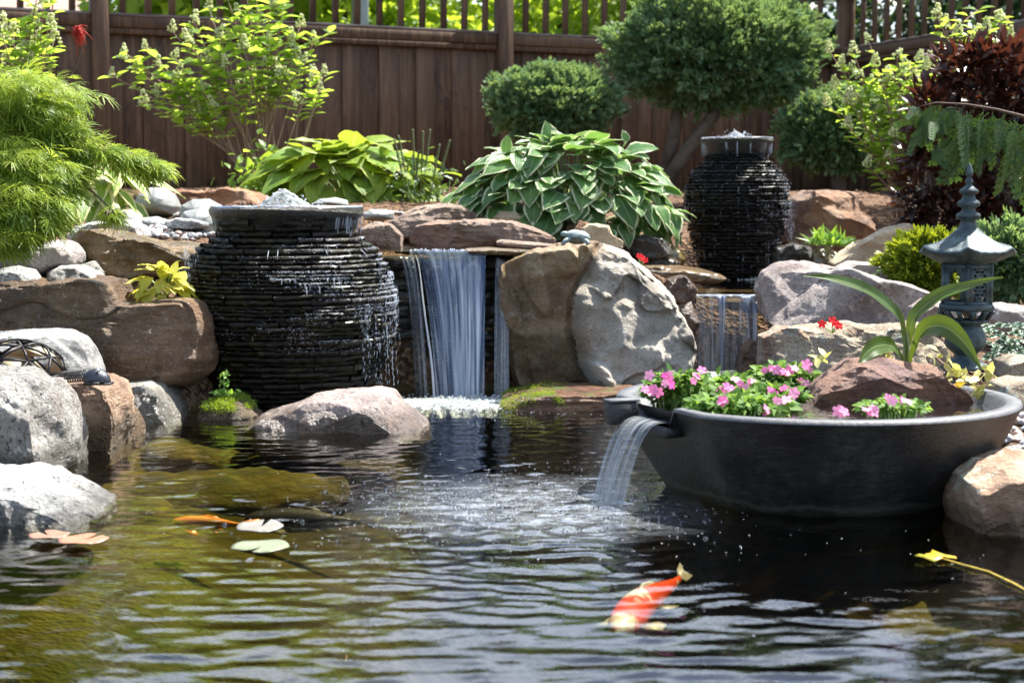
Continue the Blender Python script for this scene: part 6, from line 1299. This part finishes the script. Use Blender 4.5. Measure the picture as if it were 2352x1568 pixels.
# canna
M_CAN = leafmat('canna_leaf', (.035,.08,.008), (.07,.125,.018), .3, .35, tcol=(.20,.26,.02), vein=.15, src='obj')
ca = thing('canna', 'young canna with four broad arching leaves behind the bowl rock', 'plant', P(2085, 860, 4.62))
def blade(pts, w, parent, yoff=0.0, roll=0.0):
    pts = np.array([P(u, v, Y) for u, v, Y in pts]); n = 18; s = np.linspace(0, len(pts)-1, n); C3 = np.array([np.interp(s, range(len(pts)), pts[:, c]) for c in range(3)]).T
    for _ in range(3): C3[1:-1] = (C3[:-2]+2*C3[1:-1]+C3[2:])/4
    T = np.gradient(C3, axis=0); T /= np.linalg.norm(T, axis=1)[:, None]; S = np.cross(T, np.array([math.sin(roll), -.75, math.cos(roll)*.65])); S /= np.linalg.norm(S, axis=1)[:, None]; N = np.cross(S, T); t = np.linspace(0, 1, n); hw = np.interp(t, [0,.15,.3,.5,.7,.88,1], [.004,.010,.7*w,w,.88*w,.45*w,.002]); V = []; UV = []
    for i in range(n):
        for q in (-1, -.5, 0, .5, 1): V.append(C3[i] + S[i]*q*hw[i] + N[i]*(abs(q)*hw[i]*.35 + .003*math.sin(i*1.3)*abs(q))); UV.append(((q+1)/2, t[i]))
    i = (np.arange(n-1)[:, None]*5 + np.arange(4)[None]).ravel(); add('leaf', (np.array(V), [np.stack([i, i+1, i+6, i+5], -1)]), M_CAN, parent, uv=np.array(UV))
blade([(2080,835,4.6),(2078,770,4.6),(2062,715,4.58),(2000,670,4.55),(1930,640,4.5),(1845,633,4.45)], .021, ca, roll=.5)
blade([(2086,835,4.62),(2088,760,4.62),(2100,720,4.62),(2150,680,4.62),(2220,655,4.6),(2305,637,4.55)], .022, ca, roll=-.5)
blade([(2092,835,4.6),(2100,790,4.58),(2125,748,4.5),(2170,745,4.42),(2215,780,4.36),(2256,850,4.3)], .030, ca, roll=-.9)
blade([(2075,838,4.6),(2060,800,4.55),(2040,790,4.52),(2005,795,4.46),(1985,815,4.42),(1970,836,4.4)], .026, ca, roll=.8)
add('stem', tube([P(2085, 870, 4.62), P(2084, 820, 4.62), P(2082, 760, 4.62)], [.017, .014, .008], 10), plain('canna_stem', (.20,.22,.06), .45), ca)
# pale yellow creeping plant at the bowl's right edge
M_CRP = leafmat('pale_creeper', (.38,.36,.12), (.58,.54,.26), .35, .5); M_YFL = leafmat('yellow_flower', (.80,.42,.01), (.85,.55,.02), .3, .5, 'obj'); FYL = petalflower(M_YFL)
cr = thing('creeper', 'pale yellow creeping plant with small yellow flowers over the bowl edge', 'plant', P(2200, 900, 4.5)); rg = np.random.default_rng(71)
cent = [(2170,830),(2190,850),(2215,845),(2240,870),(2260,880),(2275,860),(2285,850),(2200,875),(1900,822),(1880,818),(2030,808),(2040,815),(2150,815),(2255,895)]
pos = np.array([P(u+rg.normal()*7, v+rg.normal()*6, 4.36 if u > 2140 else 4.55) for u, v in cent for _ in range(4)]); n = len(pos); V, F, idx = scatter(leaf_quad(.6, .12, 2), pos, frames(rg.normal(size=(n, 3))+[0,-.3,-.2], rg.normal(size=(n, 3))*.5+[0,-.8,.7]), rg.uniform(.022, .042, n)); add('foliage', (V, F), M_CRP, cr, attr=rg.random(n)[idx], kind='stuff')
add('runner', cat([tube([P(a, b, 4.4), P((a+c_)/2, (b+d_)/2-6, 4.38), P(c_, d_, 4.36)], .0016, 4) for a, b, c_, d_ in ((2150,820,2200,875),(2200,875,2280,855),(2200,850,2250,895),(2180,845,2240,870))]), plain('creeper_runner', (.20,.09,.05), .6), cr)
for u, v in ((2200,884),(2206,882),(2035,806)): put('flower', FYL, Matrix.Translation(P(u, v, 4.34 if u > 2100 else 4.5)) @ Vector((0,-1,.6)).to_track_quat('Z', 'Y').to_matrix().to_4x4() @ Matrix.Scale(.011, 4), cr)
# red impatiens among the rocks
for i, (lb, Y, fl) in enumerate((('bright red flowers behind the huge two-tone boulder', 6.9, [(1468,588),(1475,592),(1482,598)]), ('bright red flowers on the lichen-crusted rock', 5.7, [(1912,736),(1920,744),(1926,748),(1888,744)]))):
    c = P(fl[0][0], fl[0][1]+10, Y); t = thing('red_flowers', lb, 'flowers', c - [0,0,.03]); rg = np.random.default_rng(i)
    add('stem', cat([tube([c-[0,0,.03], P(u, v, Y)], .002, 4) for u, v in fl]), bpy.data.materials['impatiens_stem'], t)
    for u, v in fl: put('flower', FRD, Matrix.Translation(P(u, v, Y-.04)) @ Vector((rg.normal()*.3,-1,.5)).to_track_quat('Z', 'Y').to_matrix().to_4x4() @ Matrix.Rotation(rg.uniform(0, 6), 4, 'Z') @ Matrix.Scale(.017 if i else .015, 4), t)
# small tuft of blades by the rusty rock, fern on the mossy stone
def tuft(name, label, u, v, Y, n, L, spread, mat, seed, w=.12):
    rg = np.random.default_rng(seed); c = P(u, v, Y); t = thing(name, label, 'plant', c); d = rg.normal(size=(n, 3))*[1, .7, .3] + [0, 0, .75]; pos = c + rg.normal(size=(n, 3))*[spread, spread*.5, .004]
    V, F, idx = scatter(leaf_quad(w, .1, 3), pos, frames(d, rg.normal(size=(n, 3))*.3 + [0, -.6, .8]), rg.uniform(.6, 1.15, n)*L); add('foliage', (V, F), mat, t, attr=rg.random(n)[idx], kind='stuff')
    return t, c
M_TUFT = leafmat('bright_tuft', (.10,.22,.03), (.22,.38,.07), .4, .4)
tuft('green_tuft', 'small bright green leafy tuft by the big rust-brown rock', 1902, 562, 8.0, 90, .10, .045, M_TUFT, 1, .2)
t, c = tuft('fern', 'tiny green fern on the mossy stone', 515, 905, 5.72, 60, .022, .020, M_TUFT, 2, .55)
n = 34; pos = np.array([P(515+RNG.normal()*6, 858+abs(RNG.normal())*22, 5.72) for _ in range(n)]); V, F, idx = scatter(leaf_quad(.6, .1, 2), pos, frames(RNG.normal(size=(n, 3)), RNG.normal(size=(n, 3))*.4+[0,-.5,1]), RNG.uniform(.012, .024, n)); add('upper_leaves', (V, F), M_TUFT, t, attr=RNG.random(n)[idx], kind='stuff'); add('stem', tube([c, P(514, 855, 5.72)], .0018, 4), bpy.data.materials['impatiens_stem'], t)
# moss pile on the mossy stone and flagstone
# sedum rosettes
M_SED = leafmat('sedum_leaf', (.05,.10,.07), (.13,.22,.15), .1, .5); sd = thing('sedum', 'blue-green sedum rosettes beside the lantern foot', 'plant', P(2312, 815, 5.7)); rg = np.random.default_rng(5); LP, LD, LN = [], [], []
for i in range(95):
    c = P(2312+rg.uniform(-48, 60), 785+rg.uniform(-40, 42), 5.75+rg.uniform(-.05, .2)); ax = np.array([rg.normal()*.3, -.55+rg.normal()*.2, .8])
    for q in range(12):
        a = q*2.4; h = np.array([math.cos(a), math.sin(a)*.8, .3+q*.06]); LP.append(c); LD.append(h+ax*.3*(q/5)); LN.append(ax - h*.2)
LP, LD, LN = map(np.array, (LP, LD, LN)); V, F, idx = scatter(leaf_quad(.75, -.1, 1), LP, frames(LD, LN), np.tile(np.linspace(1, .5, 12), 95)*.021); add('rosettes', (V, F), M_SED, sd, attr=rg.random(len(LP))[idx], kind='stuff')

# ================================================================== PEBBLES, GRAVEL, MULCH CHIPS
pm = []
for i, cc in enumerate([((.30,.29,.29),(.40,.38,.37)), ((.24,.25,.27),(.34,.35,.37)), ((.33,.22,.19),(.45,.33,.28)), ((.42,.40,.37),(.56,.54,.5)), ((.16,.16,.165),(.24,.24,.245))]):
    m = plain('pebble_stone_%d' % i, cc[0], .55, 0, .2, 40, .15, c2=cc[1])
    for q in range(2):
        V, F = ico(3); rg = np.random.default_rng(i*3+q); V = V*[1, rg.uniform(.7, .95), rg.uniform(.5, .7)]; V = V + vnormals(V, F)*(noise(V*1.6+i*7+q)*.14)[:, None]; pm.append(mk_mesh('pebble', V, [F], m, True))
rg = np.random.default_rng(15)
def pebbles(label, grp, n, poly, smin, smax, seed, lift=0.0):
    rg = np.random.default_rng(seed); poly = np.array(poly); a, b = poly.min(0), poly.max(0); done = 0; pts = []
    while done < n:
        u, v = rg.uniform(a, b)
        if poly_sd(poly, np.array([u]), np.array([v]))[0] < 0: continue
        # the bank surface along this line of sight
        ya = np.arange(4.2, 9, .02); d = ray(u, v); pp = np.array([0, 0, CAMH]) + d[None]*(ya/d[1])[:, None]
        hit = pp[:, 2] <= np.interp(ya, ya[::12], ground_z(pp[::12, 0], pp[::12, 1])); p = pp[hit.argmax()]; p[2] = ground_z(p[:1], p[1:2])[0]
        s = rg.uniform(smin, smax); 
        if any(np.hypot(*(q[:2]-p[:2])) < (s+q[2])*.62 for q in pts): s *= .8
        pi_ = rg.integers(len(pm)); pts.append(np.array([p[0], p[1], s])); o = bpy.data.objects.new('pebble', pm[pi_]); COL.objects.link(o); o.location = (p[0], p[1], p[2]+s*.30+lift+rg.uniform(0, .3)*s); o.rotation_euler = (rg.normal()*.25, rg.normal()*.25, rg.uniform(0, 6.28)); o.scale = (s, s, s); tag(o, ['pale grey','blue-grey','reddish brown','whitish','charcoal'][pi_//2] + ' ' + ['broad','narrow'][pi_ % 2] + ' ' + label, 'pebble', grp); done += 1
pebbles('rounded river pebble on the gravel beside the large urn rim', 'pebbles beside the large urn', 150, [(310,520),(480,515),(505,540),(440,556),(345,548)], .012, .030, 1)
pebbles('rounded river pebble among the pale boulders above the long brown boulder', 'pebbles among the left boulders', 70, [(85,610),(120,592),(200,596),(230,612),(180,640),(100,650)], .012, .032, 2)
pebbles('pebble behind the upper pool', 'pebbles behind the upper pool', 40, [(830,505),(905,505),(930,515),(850,528)], .010, .02, 3)
pebbles('rounded gravel stone right of the bowl', 'gravel stones right of the bowl', 110, [(2285,965),(2352,935),(2400,940),(2400,1060),(2270,1060)], .012, .021, 4)
n = 9000; X = RNG.uniform(-3.4, 3.6, n); Yy = RNG.uniform(5.2, 13.5, n); ok = (poly_sd(POND, X, Yy) < -.1) & (poly_sd(UPOOL, X, Yy) < -.12) & (poly_sd(MPOOL, X, Yy) < -.12) & ((X < -1.0) | (X > 1.2) | (Yy > 8)); X, Yy = X[ok], Yy[ok]; Z = ground_z(X, Yy)
n = len(X); bx_ = box((0,0,0), (.014, .0045, .0022)); D = RNG.normal(size=(n, 3))*[1, 1, .22]; V, F, idx = scatter(bx_, np.stack([X, Yy, Z+.004], -1), frames(D, np.tile([0,0,1.0], (n, 1))+RNG.normal(size=(n, 3))*.3), RNG.uniform(.5, 1.5, n))
M_CHIP = leafmat('bark_chip', (.045,.024,.014), (.24,.15,.09), .0, .85); tag(add('mulch_chips', (V, F), M_CHIP, smooth=False, attr=RNG.random(n)[idx], org=(0,0,0)), 'brown bark mulch chips on the planting beds', 'mulch', kind='stuff')
